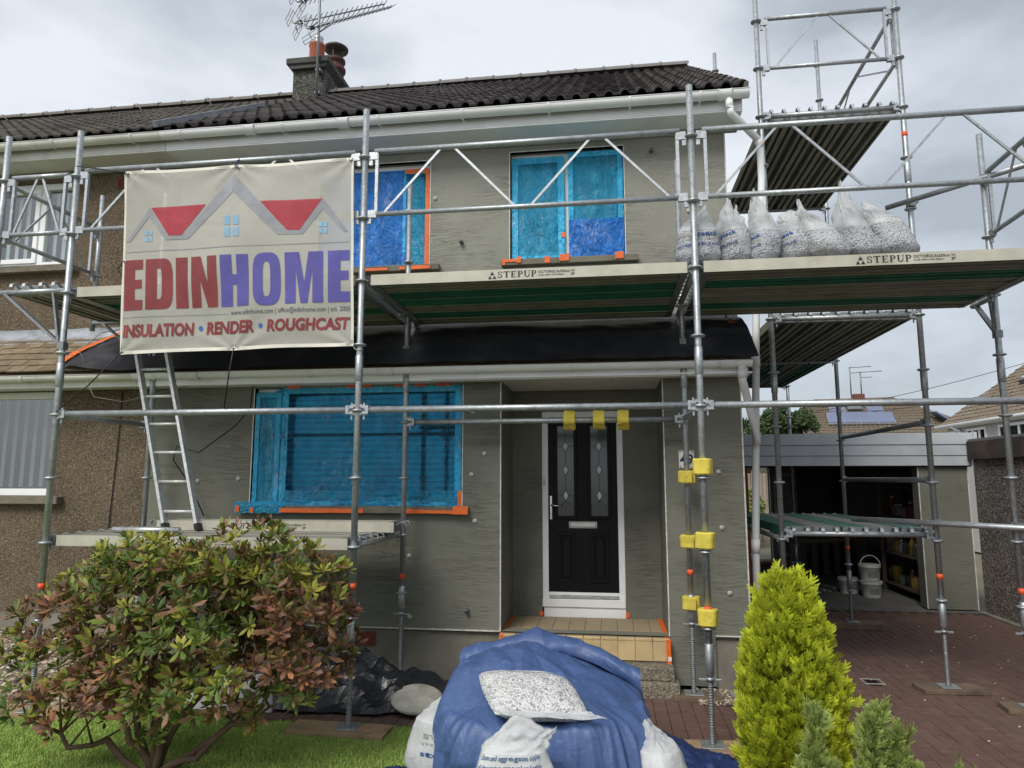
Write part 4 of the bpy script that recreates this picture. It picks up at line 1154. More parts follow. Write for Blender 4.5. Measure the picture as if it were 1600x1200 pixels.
    v, f, w = text_mb('SP', h * .42, .01); o = len(vs); vs.extend([(x + a, .0 + c) for a, c in v]); fs.extend([tuple(i + o for i in q) for q in f])
    rect(x, x + w * .42, .62 * H, .68 * H); rect(x + w * .55, x + w, .62 * H, .68 * H); rect(x, x + w, .80 * H, .86 * H)
    return vs, fs
_pv, _pf = serif_print(.048)
_dc = {}
def deck(label, p, axis, L, under, group, text=True, side=DECK_B, text_at=.37):
    """p = near corner of the top face; the length runs along x or y"""
    key = (axis, L)
    if (key, under.name) not in _dc:
        pr = deck_profile(); n = len(pr)
        f = (lambda a, w, z: (a, w, z)) if axis == 'x' else (lambda a, w, z: (w, a, z))
        vs = [f(0, w, z) for w, z in pr] + [f(L, w, z) for w, z in pr]
        b = MB(); b.add(vs, [(i, (i + 1) % n, (i + 1) % n + n, i + n) for i in range(n)])
        me = b.mesh('panel', under)
        e = MB(); e.add([f(-.001, w, z) for w, z in ((0, .001), (DW, .001), (DW, -DH), (0, -DH))] + [f(.05, w, z) for w, z in ((0, .001), (DW, .001), (DW, -DH - .003), (0, -DH - .003))], [(0, 1, 2, 3), (3, 2, 6, 7), (0, 4, 5, 1)])
        sd = MB()
        for w in (-.0015, DW + .0015): sd.add([f(.0, w, .0005), f(L, w, .0005), f(L, w, -DH - .0005), f(.0, w, -DH - .0005)], [(0, 1, 2, 3)])
        hk = MB()
        for w in (0,):
            pts = [f(.0, w, -.03), f(-.035, w, -.005), f(-.06, w, .004), f(-.085, w, -.008), f(-.092, w, -.035)]
            for q0, q1 in zip(pts, pts[1:]): hk.bar(q0, q1, .028, .006)
        _dc[(key, under.name)] = (me, e.mesh('end_cap', STEEL_D), sd, hk.mesh('hook', STEEL))
    me, ec, sd, hk = _dc[(key, under.name)]
    root = thing('scaffold_deck', label, 'scaffold deck', p, group)
    put('panel', me, root, p)
    fl = (0, 0, math.pi); far = (p[0] + L, p[1] + DW, p[2]) if axis == 'x' else (p[0] + DW, p[1] + L, p[2])
    put('end_cap', ec, root, p); put('end_cap', ec, root, far, fl)
    for w in (.055, .171):
        dv = (0, w) if axis == 'x' else (w, 0)
        put('hook', hk, root, (p[0] + dv[0], p[1] + dv[1], p[2])); put('hook', hk, root, (far[0] - dv[0], far[1] - dv[1], far[2]), fl)
    put('side_plate', sd.mesh('side_plate', side), root, p)
    if text:
        b = MB(); o = L * text_at; z = -DH + .018
        if axis == 'x': b.add([(o + a, -.004, z + c) for a, c in _pv], _pf)
        else: b.add([(DW + .004, o + a, z + c) for a, c in _pv], _pf)
        pr_ = b.build('side_print', INK, root); pr_.location = p
    return root
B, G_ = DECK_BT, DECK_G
bayname = ('behind the banner', 'above the front door and windows', 'carrying the bags of chips')
cols = ((B, G_, B, G_, B, B), (B, G_, G_, B, G_, B), (B, G_, B, B, G_, B))
for i in range(3):
    for k in range(6):
        y = 5.032 + .234 * k
        if k == 5: y = 6.215
        nth = ('frontmost', 'second', 'third', 'fourth', 'fifth', 'rearmost')[k]
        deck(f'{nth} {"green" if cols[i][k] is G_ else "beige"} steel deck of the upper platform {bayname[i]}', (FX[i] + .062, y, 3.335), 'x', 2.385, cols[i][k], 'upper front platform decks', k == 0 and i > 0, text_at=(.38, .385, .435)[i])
for k in range(4):
    nth = ('frontmost', 'second', 'third', 'rearmost')[k]
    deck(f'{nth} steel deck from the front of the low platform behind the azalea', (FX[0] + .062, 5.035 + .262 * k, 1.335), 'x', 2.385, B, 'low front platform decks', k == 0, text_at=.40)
deck('loose beige steel deck laid on top of the low platform', (-3.86, 5.60, 1.421), 'x', 2.10, DECK_B, None, True, text_at=.33)
for k in range(2):
    deck(('inner', 'outer')[k] + ' short steel deck on the bracket at the left end of the scaffold', (-4.66 - .27 * k, FYR + .06, 3.375), 'y', 1.01, B, 'short decks at the left end', k == 0, text_at=.2)
sc = (B, B, B, B, B); sl = (G_, B, G_, B, G_)
for lvl, z, cc, y0, nm in (('topmost', 5.30, sc, 6.68, 'high gable platform'), ('middle', 3.30, sc, 6.68, 'middle gable platform near end'), ('middle', 3.30, sl, 9.18, 'middle gable platform far end'), ('low', 1.345, sl, 6.68, 'low platform in front of the garage')):
    for k in range(5):
        nth = ('closest to the house', 'second from the house', 'central', 'fourth from the house', 'outermost')[k]
        deck(f'{nth} {"green" if cc[k] is G_ else "grey"} deck of the {nm}', (1.545 + .245 * k, y0, z), 'y', 2.385, cc[k], nm + ' decks', False, side=DECK_B if cc[k] is B else G_)

# timber sole boards under the jacks
def board(label, x, y, lx, ly, rz=0.0, mat=TIMBER, h=.035):
    b = MB(); b.box(-lx / 2, lx / 2, -ly / 2, ly / 2, 0, h, .003)
    o = put('sole_board', b.mesh('sole_board', mat), None, (x, y, .0005), (0, 0, rz)); return tag(o, label, 'timber board', 'sole boards under the scaffold jacks')
board('pale timber board under the scaffold leg on the lawn beside the azalea', -1.93, 4.98, .72, .225, -.03)
board('timber board under the leftmost scaffold leg', -4.42, 5.02, .7, .225, .05)
board('timber board under the front scaffold leg beside the golden conifer', .66, 4.99, .62, .225, .08)
board('timber board under the scaffold leg at the right edge of the drive', 3.13, FYR, .6, .225, .1, TIMBER_D)
board('small board against the wall under the inner leg near the vent', -1.80, 6.12, .46, .2, -.05)
board('small board under the inner leg on the pebbles', .66, 6.12, .4, .2, .05, TIMBER_D)
board('dark wet board under the scaffold leg at the edge of the low platform', 2.80, 6.62, .52, .23, .06, TIMBER_D)
board('dark board under the inner leg at the right edge of the picture', 3.22, IYR, .5, .22, -.12, TIMBER_D)
board('thick timber block under the far scaffold leg before the garage', 2.86, 9.14, .66, .25, .0, TIMBER_D, .072)
board('board under the inner leg behind the azalea', -4.36, 6.10, .5, .2, .0)
# ------------------------------------------------------------------ banner
BTL, BTR, BBR, BBL = (-3.905, 4.275), (-1.945, 4.268), (-1.905, 2.765), (-3.83, 2.745)
def banner_pt(s, t, off=0.0):
    x = (BTL[0] * (1 - s) + BTR[0] * s) * (1 - t) + (BBL[0] * (1 - s) + BBR[0] * s) * t
    z = (BTL[1] * (1 - s) + BTR[1] * s) * (1 - t) + (BBL[1] * (1 - s) + BBR[1] * s) * t
    e = 4 * s * (1 - s)
    z -= .012 * e * (1 - t) * abs(math.sin(2 * math.pi * s)) - .010 * e * t * abs(math.sin(2 * math.pi * s))
    w = .014 * nz(s * 2.1, t * 1.7, 2) + .008 * nz(s * 5, t * 4 + s * 3, 5) + .006 * math.sin((s + t) * 9 + 2 * nz(s * 3, t * 3)) * e + .018 * e * math.sin(math.pi * t)
    for cs, ct in ((0, 0), (1, 0), (0, 1), (1, 1), (.5, 1), (.5, 0)):       # pull creases at the eyelets
        dx, dt = s - cs, t - ct; r = math.hypot(dx, dt)
        w += .010 * math.exp(-r * 6) * math.sin(9 * math.atan2(dt, dx))
    return Vector((x, 4.955 - w - off, z))
def bq(X, Y):
    """position on the printed sheet (in units of its own artwork) to sheet fractions"""
    f = (Y - 150) / 1020
    xl, xr = 55 - 35 * f, 1402 - 8 * f
    s = (X - xl) / (xr - xl); yt, yb = 150 - 120 * s, 1170 - 60 * s
    return s, (Y - yt) / (yb - yt)
ban = thing('banner', 'white printed mesh banner with house roof logo tied to the scaffold front', 'banner', (-2.9, 4.95, 2.75))
b = MB(); b.grid(110, 84, lambda u, v: banner_pt(u, v)); b.build('cloth', BANNER, ban)
b = MB()
for e in range(4):
    n = 60
    P = [(lambda q: banner_pt(*[(q, 0), (q, 1), (0, q), (1, q)][e], .0012))(i / n) for i in range(n + 1)]
    I = [(lambda q: banner_pt(*[(q, .018), (q, .982), (.010, q), (.990, q)][e], .0012))(i / n) for i in range(n + 1)]
    b.add(P + I, [(i, i + 1, n + 2 + i, n + 1 + i) for i in range(n)], True)
b.build('hem', simple('banner_hem', (216, 212, 200), .7, 0, .08, 9), ban)
INK_RED, INK_NAVY = m_ink('faded_red_ink', (138, 62, 66)), m_ink('faded_violet_blue_ink', (94, 90, 164))
INK_GREY, INK_LOGO_RED, INK_SKY, INK_TXT, INK_DOT = m_ink('grey_ink', (156, 158, 164)), m_ink('logo_red_ink', (176, 66, 78)), m_ink('pale_blue_ink', (142, 184, 210)), m_ink('charcoal_ink', (84, 88, 96)), m_ink('dot_blue_ink', (70, 100, 176))
def print_on(name, polys, ink, lift=.004):
    for k, (vs, fs) in enumerate(polys):
        v2, f2 = flat_cut([(x, y) for x, y in vs], fs, 24.0)
        b = MB(); b.add([banner_pt(*bq(x, y), lift) for x, y in v2], f2, True); b.build(name, ink, ban)
ng = lambda pts: (pts, [tuple(range(len(pts)))])
rc = lambda x0, x1, y0, y1: ng([(x0, y0), (x1, y0), (x1, y1), (x0, y1)])
ribbon = [(57, 552), (205, 352), (322, 512), (407, 508), (717, 145), (1025, 468), (1100, 466), (1230, 275), (1372, 467), (1345, 467), (1230, 335), (1115, 487), (973, 492), (713, 250), (443, 527), (305, 535), (200, 402), (85, 550)]
ro = [(57, 552), (205, 352), (322, 512), (407, 508), (717, 145), (1025, 468), (1100, 466), (1230, 275), (1372, 467)]
ri = [(85, 550), (200, 402), (305, 535), (443, 527), (713, 250), (973, 492), (1115, 487), (1230, 335), (1345, 467)]
print_on('roof_logo', [(ro + ri, [(i, i + 1, 10 + i, 9 + i) for i in range(8)])], INK_GREY)
print_on('logo_roof_panel', [ng([(214, 353), (550, 323), (403, 506), (325, 510)]), ng([(872, 301), (1226, 278), (1097, 464), (1028, 466)])], INK_LOGO_RED, .0045)
for x0, x1, x2, x3, y0, y1, y2, y3, dy in ((663, 698, 714, 750, 393, 446, 460, 513, -3), (173, 195, 200, 221, 485, 512, 521, 547, -2), (1208, 1228, 1236, 1255, 413, 441, 449, 479, -1)):
    print_on('logo_window', [rc(x0, x1, y0, y1), rc(x2, x3, y0 + dy, y1 + dy), rc(x0, x1, y2, y3), rc(x2, x3, y2 + dy, y3 + dy)], INK_SKY)
print_on('rule_line', [ng([(57, 606), (1375, 522), (1375, 527), (57, 611)]), ng([(42, 970), (678, 939), (678, 943), (42, 974)])], INK_GREY)
BIG = {'I': [[(0, 0), (1, 0), (1, 1), (0, 1)]], 'E': [[(0, 0), (1, 0), (1, .2), (.58, .2), (.58, .42), (.95, .42), (.95, .6), (.58, .6), (.58, .8), (1, .8), (1, 1), (0, 1)]],
       'H': [[(0, 0), (.42, 0), (.42, .42), (.58, .42), (.58, 0), (1, 0), (1, 1), (.58, 1), (.58, .62), (.42, .62), (.42, 1), (0, 1)]],
       'N': [[(0, 0), (.36, 0), (.36, .52), (.62, 0), (1, 0), (1, 1), (.64, 1), (.64, .48), (.38, 1), (0, 1)]],
       'M': [[(0, 0), (.28, 0), (.28, .66), (.41, 0), (.59, 0), (.72, .66), (.72, 0), (1, 0), (1, 1), (.62, 1), (.5, .42), (.38, 1), (0, 1)]]}
def ring(n, inn):
    o = []; i_ = []
    for k in range(n):
        a = 2 * math.pi * k / n; ca, sa = math.cos(a), math.sin(a); q = 2 / 3.4
        f = lambda hw, hh: (.5 + hw * math.copysign(abs(ca) ** q, ca), .5 + hh * math.copysign(abs(sa) ** q, sa))
        o.append(f(.5, .515)); i_.append(f(*inn))
    return (o + i_, [(k, (k + 1) % n, n + (k + 1) % n, n + k) for k in range(n)])
def d_ring():
    n = 20; o = [(0, 0), (.6, 0)]; i_ = [(.42, .2), (.50, .2)]
    for k in range(1, n):
        a = -math.pi / 2 + math.pi * k / n; q = .62
        f = lambda cx, hw, hh: (cx + hw * abs(math.cos(a)) ** q, .5 + hh * math.copysign(abs(math.sin(a)) ** q, a))
        o.append(f(.6, .4, .5)); i_.append(f(.50, .10, .30))
    o += [(.6, 1), (0, 1)]; i_ += [(.50, .8), (.42, .8)]
    m = len(o); return (o + i_, [(k, (k + 1) % m, m + (k + 1) % m, m + k) for k in range(m)])
tl = lambda X: 655 - 83 * (X - 55) / 1323; bl_ = lambda X: 935 - 70 * (X - 45) / 1333
for ch_, x0, x1, ink in (('E', 50, 168, INK_RED), ('D', 185, 350, INK_RED), ('I', 368, 440, INK_RED), ('N', 462, 617, INK_RED), ('H', 638, 802, INK_NAVY), ('O', 825, 988, INK_NAVY), ('M', 1012, 1230, INK_NAVY), ('E', 1257, 1378, INK_NAVY)):
    vs, fs = ring(44, (.135, .34)) if ch_ == 'O' else (d_ring() if ch_ == 'D' else (BIG[ch_][0], [tuple(range(len(BIG[ch_][0])))]))
    out = []
    for a, c in vs:
        X = x0 + (x1 - x0) * a; out.append((X, bl_(X) + (tl(X) - bl_(X)) * c))
    print_on('letter', [(out, fs)], ink)
def line_text(s, x0, x1, yb0, yb1, h, ink, bold, shear=0.0, name='lettering', xs=1.0):
    vs, fs, w = text_mb(s, 1.0, bold, shear)
    print_on(name, [([(x0 + (x1 - x0) * a / w, yb0 + (yb1 - yb0) * a / w - h * c) for a, c in vs], fs)], ink)
line_text('INSULATION', 44, 472, 1078, 1060, 64, INK_RED, .045, .12); line_text('RENDER', 543, 828, 1056, 1038, 64, INK_RED, .045, .12); line_text('ROUGHCAST', 903, 1378, 1036, 1014, 62, INK_RED, .045, .12)
line_text('www.edinhome.com | office@edinhome.com | est. 2005', 693, 1378, 947, 914, 27, INK_TXT, .004)
for cx, cy in ((510, 1025), (866, 1006)): print_on('dot', [ng([(cx + 13 * math.cos(a * .5236), cy + 15 * math.sin(a * .5236)) for a in range(12)])], INK_DOT)
ey = MB().lathe((0, 0, 0), [(.006, -.003), (.014, -.003), (.014, .003), (.006, .003)], 12, True, 'y').mesh('eyelet', STEEL)
for s, t in ((.012, .015), (.5, .012), (.988, .012), (.012, .985), (.5, .988), (.988, .985), (.01, .5)): put('eyelet', ey, ban, banner_pt(s, t, .004))
def tie(label, pts, r=.005, mat=BLACKP):
    b = MB(); b.path(pts, r, 6); return tag(b.build('elastic_tie', mat), label, 'tie', 'ties holding the banner')
q = banner_pt(.012, .985, .01); tie('black elastic tie from the lower left banner corner to the leg', [q, (-4.1, 4.965, 2.5), (-4.36, 4.97, 2.30)])
q = banner_pt(.5, .988, .01); tie('black elastic tie from the middle of the banner foot to the ledger', [q, (-2.90, 4.965, 2.6), (-2.93, 4.97, 2.31)])
q = banner_pt(.5, .012, .01); tie('short blue tie at the middle of the banner top', [q, (-2.925, 4.965, 4.31), (-2.925, 5.0, 4.35), (-2.925, 5.02, 4.32)], .006, simple('navy_cord', (40, 44, 96), .7))
q = banner_pt(.012, .015, .01); tie('black tie from the upper left banner corner to the leg', [q, (-4.1, 4.97, 4.31), (-4.37, 4.97, 4.36)])
q = banner_pt(.01, .5, .01); tie('short black tie at the left edge of the banner', [q, (-4.1, 5.2, 3.53), (-4.6, 6.1, 3.52)])
q = banner_pt(.988, .985, .0); tie('grey cord at the lower right banner corner round the leg', [q, (-1.89, 4.965, 2.74), (-1.85, 4.968, 2.735), (-1.842, 5.0, 2.74)], .004, simple('grey_cord', (170, 166, 156), .8))

# ------------------------------------------------------------------ ladder on the low platform
lad = thing('ladder', 'aluminium ladder standing on the low platform and leaning up behind the banner', 'ladder', (-3.66, 5.62, 1.345))
l0, r0 = Vector((-3.745, 5.56, 1.345)), Vector((-3.445, 5.56, 1.345)); up_ = Vector((-.515, .20, 1.5)); L3 = 1.42
for p in (l0, r0):
    MB().bar(p, p + up_ * L3, .064, .026, (1, 0, .3)).build('stile', LADDER, lad)
    MB().bar(p + up_ * -.0 + Vector((0, 0, -.004)), p + up_ * .035, .072, .034, (1, 0, .3)).build('foot', BLACKP, lad)
for k in range(8):
    t = (.10 + .168 * k)
    MB().tube(l0 + up_ * t, r0 + up_ * t, .014, n=8).build('rung', LADDER, lad)
# rolled tube lying on the deck
tag(MB().tube((-4.02, 5.28, 1.362), (-3.45, 5.30, 1.362), .024, n=12).build('metal_tube', ALU), 'short shiny metal tube lying on the low platform', 'tube')

# ------------------------------------------------------------------ membrane over the lean-to roof
memb = thing('roof_membrane', 'black membrane draped over the lean-to roof above the door', 'membrane', (-1.9, 6.3, 2.8))
def mem(u, v):
    x = -5.30 + 6.54 * u
    lv = max(0.0, min(1.0, (-4.45 - x) / .85))          # left end tapers up and tucks under the tape
    x += .28 * v * lv - .06 * v * (1 if u > .98 else 0)
    b0 = .16 * lv ** 2
    vv = b0 + (1 - b0) * v
    p = LE + LS * vv
    bul = .055 * math.sin(math.pi * min(1, v * 1.15)) * (1 - .5 * lv) + .050
    w = .016 * nz(x * 1.3, v * 2.5, 1) + .012 * nz(x * 4 + v * 3, v * 5, 3) + .02 * abs(nz(x * .9, v * 3 + .6 * math.sin(x * 2), 7)) * v
    o = Vector((0, -LD.z, LD.y)) * (bul + w)
    hang = max(0, .12 - v) / .12
    edge = .03 + .012 * nz(x * 2.2, 0, 9)
    return Vector((x, p.y + o.y - .05 * hang - edge * hang, p.z + o.z - .045 * hang + .010 * nz(x * 3, 1, 2) * hang))
b = MB(); b.grid(220, 26, mem); b.build('sheet', MEMB, memb)
for k in range(9):
    v0, v1 = k / 9, (k + .93) / 9
    b = MB(); b.grid(2, 3, lambda u, v: mem(.004 + (u - .55) * .012 + .004 * nz(k, v), v0 + (v1 - v0) * v) + Vector((-.016 + .05 * u * 0, -.012, .012))); b.build('tape_strip', ORANGE, memb)
b = MB(); b.grid(2, 2, lambda u, v: mem(.972 + .012 * u, .52 + .09 * v) + Vector((0, -.01, .008))); b.build('tape_strip', ORANGE, memb)
tag(MB().path([(-5.02, 6.05, 2.86), (-5.06, 5.98, 3.0), (-4.9, 6.05, 3.18), (-4.6, 6.2, 3.27)], .005, 6).build('loose_cable', simple('pale_cable', (188, 186, 180), .6)), 'pale cable looping over the end of the black membrane', 'cable')
tag(MB().path([(-4.98, 6.02, 2.70), (-4.9, 6.03, 2.55), (-4.6, 6.05, 2.50), (-4.3, 6.1, 2.58), (-4.0, 6.15, 2.66)], .004, 6).build('loose_cable', simple('grey_wire', (120, 118, 112), .6)), 'thin grey wire sagging below the lower gutter', 'cable')
tag(MB().path([(-3.42, 6.3, 2.7), (-3.43, 6.28, 2.45), (-3.55, 6.25, 2.28), (-3.9, 6.22, 2.02), (-4.12, 6.2, 2.08), (-4.16, 6.22, 1.95), (-3.98, 6.25, 1.7), (-3.86, 6.3, 1.42)], .006, 6).build('loose_cable', BLACKP), 'black cable hanging down behind the ladder', 'cable')

# ------------------------------------------------------------------ masking film and tape over the windows
def film(root, x0, x1, z0, z1, y, mat, seed, amp=.006, nx=70, nz_=70, bunch=.0, rag=.0):
    def fn(u, v):
        e = min(1, 8 * u * (1 - u)) * min(1, 8 * v * (1 - v))
        r = 0
        for cu, cv in ((0, 0), (1, 0), (0, 1), (1, 1)):
            du, dv = u - cu, (v - cv) * 1.1; rr = math.hypot(du, dv)
            r += math.exp(-rr * 2.4) * math.sin(16 * math.atan2(dv, du) + 3 * nz(u * 4 + seed, v * 4))
        w = amp * (.8 * r * e + 1.2 * abs(nz(u * 6 + seed, v * 2.5, seed)) + .5 * nz(u * 14, v * 9, seed + 3))
        bb = bunch * math.exp(-v * 13) * (1 + nz(u * 20, v * 9, seed))
        edge = rag * nz(u * 9, seed, 1)
        return (x0 + (x1 - x0) * u, y - w - bb - .002, z0 + (z1 - z0) * v + (edge if v == 0 else 0))
    b = MB(); b.grid(nx, nz_, fn); return b.build('film_sheet', mat, root)
def tape(root, x0, x1, z0, z1, y, mat=ORANGE, tilt=0.0):
    b = MB(); s = random.random() * 9
    b.grid(6, 3, lambda u, v: (x0 + (x1 - x0) * u + (.004 * nz(v * 5, s) if u in (0, 1) else 0), y - .003 - .004 * abs(nz(u * 5 + s, v * 4)), z0 + (z1 - z0) * v + tilt * (u - .5) + .003 * nz(u * 7, s)))
    return b.build('tape_strip', mat, root)
f1 = thing('masking_film', 'light blue film over the upper right window with a darker patch below', 'plastic film', (-.39, WY, 3.9))
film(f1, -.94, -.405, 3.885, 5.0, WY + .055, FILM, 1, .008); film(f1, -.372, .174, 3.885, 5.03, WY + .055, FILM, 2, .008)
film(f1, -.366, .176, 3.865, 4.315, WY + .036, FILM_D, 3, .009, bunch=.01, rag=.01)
def border(root, x0, x1, z0, z1, y, w, seed):  # added bright strips standing in for white frames showing through the film
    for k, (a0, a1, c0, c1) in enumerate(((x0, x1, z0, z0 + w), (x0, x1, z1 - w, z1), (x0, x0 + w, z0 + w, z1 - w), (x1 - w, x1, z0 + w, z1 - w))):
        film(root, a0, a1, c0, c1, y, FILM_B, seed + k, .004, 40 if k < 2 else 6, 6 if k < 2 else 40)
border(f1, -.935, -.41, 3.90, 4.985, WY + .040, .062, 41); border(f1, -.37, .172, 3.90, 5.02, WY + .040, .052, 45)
for a in ((-1.02, -.84, 3.872, 3.902, WY - .081), (-1.015, -.985, 3.845, 3.872, WY - .081), (-.87, -.83, 3.86, 3.925, WY - .085), (-.60, -.545, 3.85, 3.915, WY - .083), (-.455, -.36, 3.862, 3.93, WY - .083), (.08, .16, 3.862, 3.93, WY - .083), (-.445, -.405, 4.14, 4.19, WY + .035)): tape(f1, *a)
f2 = thing('masking_film', 'deep blue film over the upper window beside the banner', 'plastic film', (-2.4, WY, 3.9))
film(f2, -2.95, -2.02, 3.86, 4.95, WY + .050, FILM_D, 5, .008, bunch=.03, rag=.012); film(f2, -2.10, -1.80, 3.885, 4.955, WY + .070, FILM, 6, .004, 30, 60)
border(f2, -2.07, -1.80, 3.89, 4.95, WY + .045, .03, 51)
for a in ((-1.83, -1.785, 3.92, 4.90, WY + .030), (-2.05, -1.79, 4.895, 4.945, WY + .028), (-2.42, -2.18, 3.842, 3.868, WY - .081), (-2.06, -2.0, 3.842, 3.872, WY - .081), (-1.95, -1.74, 3.842, 3.88, WY - .081)): tape(f2, *a)
f3 = thing('masking_film', 'crinkled blue film stretched over the wide ground-floor window', 'plastic film', (-2.4, LY, 1.5))
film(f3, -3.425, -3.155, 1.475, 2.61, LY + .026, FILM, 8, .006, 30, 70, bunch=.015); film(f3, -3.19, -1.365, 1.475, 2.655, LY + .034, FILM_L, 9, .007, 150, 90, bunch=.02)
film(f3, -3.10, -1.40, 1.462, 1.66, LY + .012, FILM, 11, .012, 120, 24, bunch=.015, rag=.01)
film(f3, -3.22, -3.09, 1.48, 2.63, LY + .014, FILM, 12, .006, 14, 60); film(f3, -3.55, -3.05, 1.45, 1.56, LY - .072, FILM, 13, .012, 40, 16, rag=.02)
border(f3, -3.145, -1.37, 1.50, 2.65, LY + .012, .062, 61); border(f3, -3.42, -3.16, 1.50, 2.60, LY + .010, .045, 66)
for a in ((-3.09, -2.27, 1.458, 1.497, LY - .078), (-1.86, -1.70, 1.458, 1.495, LY - .078), (-1.70, -1.31, 1.458, 1.488, LY - .077), (-1.425, -1.285, 1.452, 1.525, LY - .082), (-1.40, -1.362, 1.525, 1.66, LY + .010), (-3.53, -3.49, 1.46, 1.52, LY - .082), (-3.38, -3.345, 1.455, 1.50, LY - .086)): tape(f3, *a)
for x0, x1 in ((-3.10, -2.96), (-2.50, -2.24), (-2.02, -1.89), (-1.82, -1.72), (-1.62, -1.47)): tape(f3, x0, x1, 2.636, 2.664, LY - .006, REDOR)
# tape on the porch step
tp = thing('porch_tape', 'orange tape edging the tiled porch step', 'tape', (-.2, LY, .42))
tape(tp, -.99, -.965, .30, .42, LY - .072, ORANGE); tape(tp, .44, .478, .20, .42, LY - .078, ORANGE)
b = MB(); b.grid(4, 6, lambda u, v: (RC[1] - .05 + .045 * u, LY - .05 + (RB - LY + .02) * v, .4225 + .002 * nz(u * 5, v * 5))); b.build('tape_strip', ORANGE, tp)
b = MB(); b.grid(4, 6, lambda u, v: (RC[0] + .004 + .03 * u, LY - .05 + (RB - LY + .02) * v, .4225 + .002 * nz(u * 5, v * 5))); b.build('tape_strip', ORANGE, tp)
tape(tp, -.73, -.69, .418, .46, RB - .004, ORANGE); tape(tp, .12, .16, .418, .47, RB - .004, ORANGE)
b = MB(); b.grid(1, 1, lambda u, v: (.452 + .028 * u, LY - .0855, .245 + .035 * v)); b.build('tape_label', PLATEW, tp)

# house number plate
hn = thing('number_plate', 'white enamel house number plate reading 49 on the wall by the porch', 'sign', (.665, LY, 1.87))
MB().box(.598, .732, LY - .012, LY + .003, 1.862, 2.018, .003).build('plate', PLATEW, hn)
vs, fs, w = text_mb('49', .085, .03, xs=.95); MB().add([(.665 - w / 2 + a, LY - .0135, 1.900 + c) for a, c in vs], fs).build('digits', INKBLUE, hn)
bb = MB()
for cx, cz, sx, sz in ((.606, 1.870, 1, 1), (.724, 1.870, -1, 1), (.606, 2.010, 1, -1), (.724, 2.010, -1, -1)):
    b = MB(); b.box(min(cx, cx + .022 * sx), max(cx, cx + .022 * sx), LY - .0135, LY - .0125, cz - .002, cz + .002); b.box(min(cx, cx + .004 * sx), max(cx, cx + .004 * sx), LY - .0137, LY - .0125, min(cz + .003 * sz, cz + .02 * sz), max(cz + .003 * sz, cz + .02 * sz)); b.build('corner_ornament', INKBLUE, hn)

# ------------------------------------------------------------------ yellow foam pads
def foam(label, c, axis, r, h, rz):
    n = 26; b = MB(); ri = .0255; sd = random.random() * 50
    def prof(a, rr, z):
        e = 1 - .10 * (1 if z in (0, h) else 0)
        q = (1 + .10 * math.cos(4 * a + .6)) * e + .09 * nz(math.cos(a) * 1.5 + sd, math.sin(a) * 1.5, z * 14) + .03 * nz(math.cos(a) * 6 + sd, math.sin(a) * 6, z * 50)
        return (rr * q * math.cos(a + rz), rr * q * math.sin(a + rz))
    vs = []; m = n + 1; zs_ = (0, .008, h * .35, h * .65, h - .008, h); ang = [.28 + (2 * math.pi - .56) * k / n for k in range(m)]
    for z in zs_: vs += [(*prof(a, r, z), z + (.004 * nz(a * 2, sd) if z in (0, h) else 0)) for a in ang]
    L_ = len(zs_)
    for z in (0, h): vs += [(ri * math.cos(a + rz), ri * math.sin(a + rz), z) for a in ang]
    fs = []; I0, I1 = L_ * m, (L_ + 1) * m
    for k in range(n):
        for q in range(L_ - 1): fs.append((q * m + k, q * m + k + 1, (q + 1) * m + k + 1, (q + 1) * m + k))
        fs += [(I0 + k, I1 + k, I1 + k + 1, I0 + k + 1), (k, I0 + k, I0 + k + 1, k + 1), ((L_ - 1) * m + k, (L_ - 1) * m + k + 1, I1 + k + 1, I1 + k)]
    fs += [tuple([q * m for q in range(L_)] + [I1, I0]), tuple([q * m + n for q in range(L_)][::-1] + [I0 + n, I1 + n])]
    if axis == 'x': vs = [(z, x, y) for x, y, z in vs]
    b.add(vs, fs); o = put('foam_pad', b.mesh('foam_pad', FOAM), None, c)
    return tag(o, label, 'foam pad', 'yellow foam pads on the scaffold tubes')
for z, nm in ((1.802, 'top'), (1.302, 'middle'), (.796, 'bottom')): foam(f'{nm} yellow foam pad on the front leg beside the number plate', (.63, FYR, z), 'z', .068, .11, .6)
for z, nm in ((1.735, 'top'), (1.20, 'middle'), (.70, 'bottom')): foam(f'{nm} yellow foam pad on the inner leg against the porch pier', (.64, IYR, z), 'z', .074, .105, -.9)
for x, nm in ((-.40, 'left'), (-.145, 'middle'), (.065, 'right')): foam(f'{nm} yellow foam pad on the tube across the front door', (x, IYR, 2.28), 'x', .078, .10, .3)
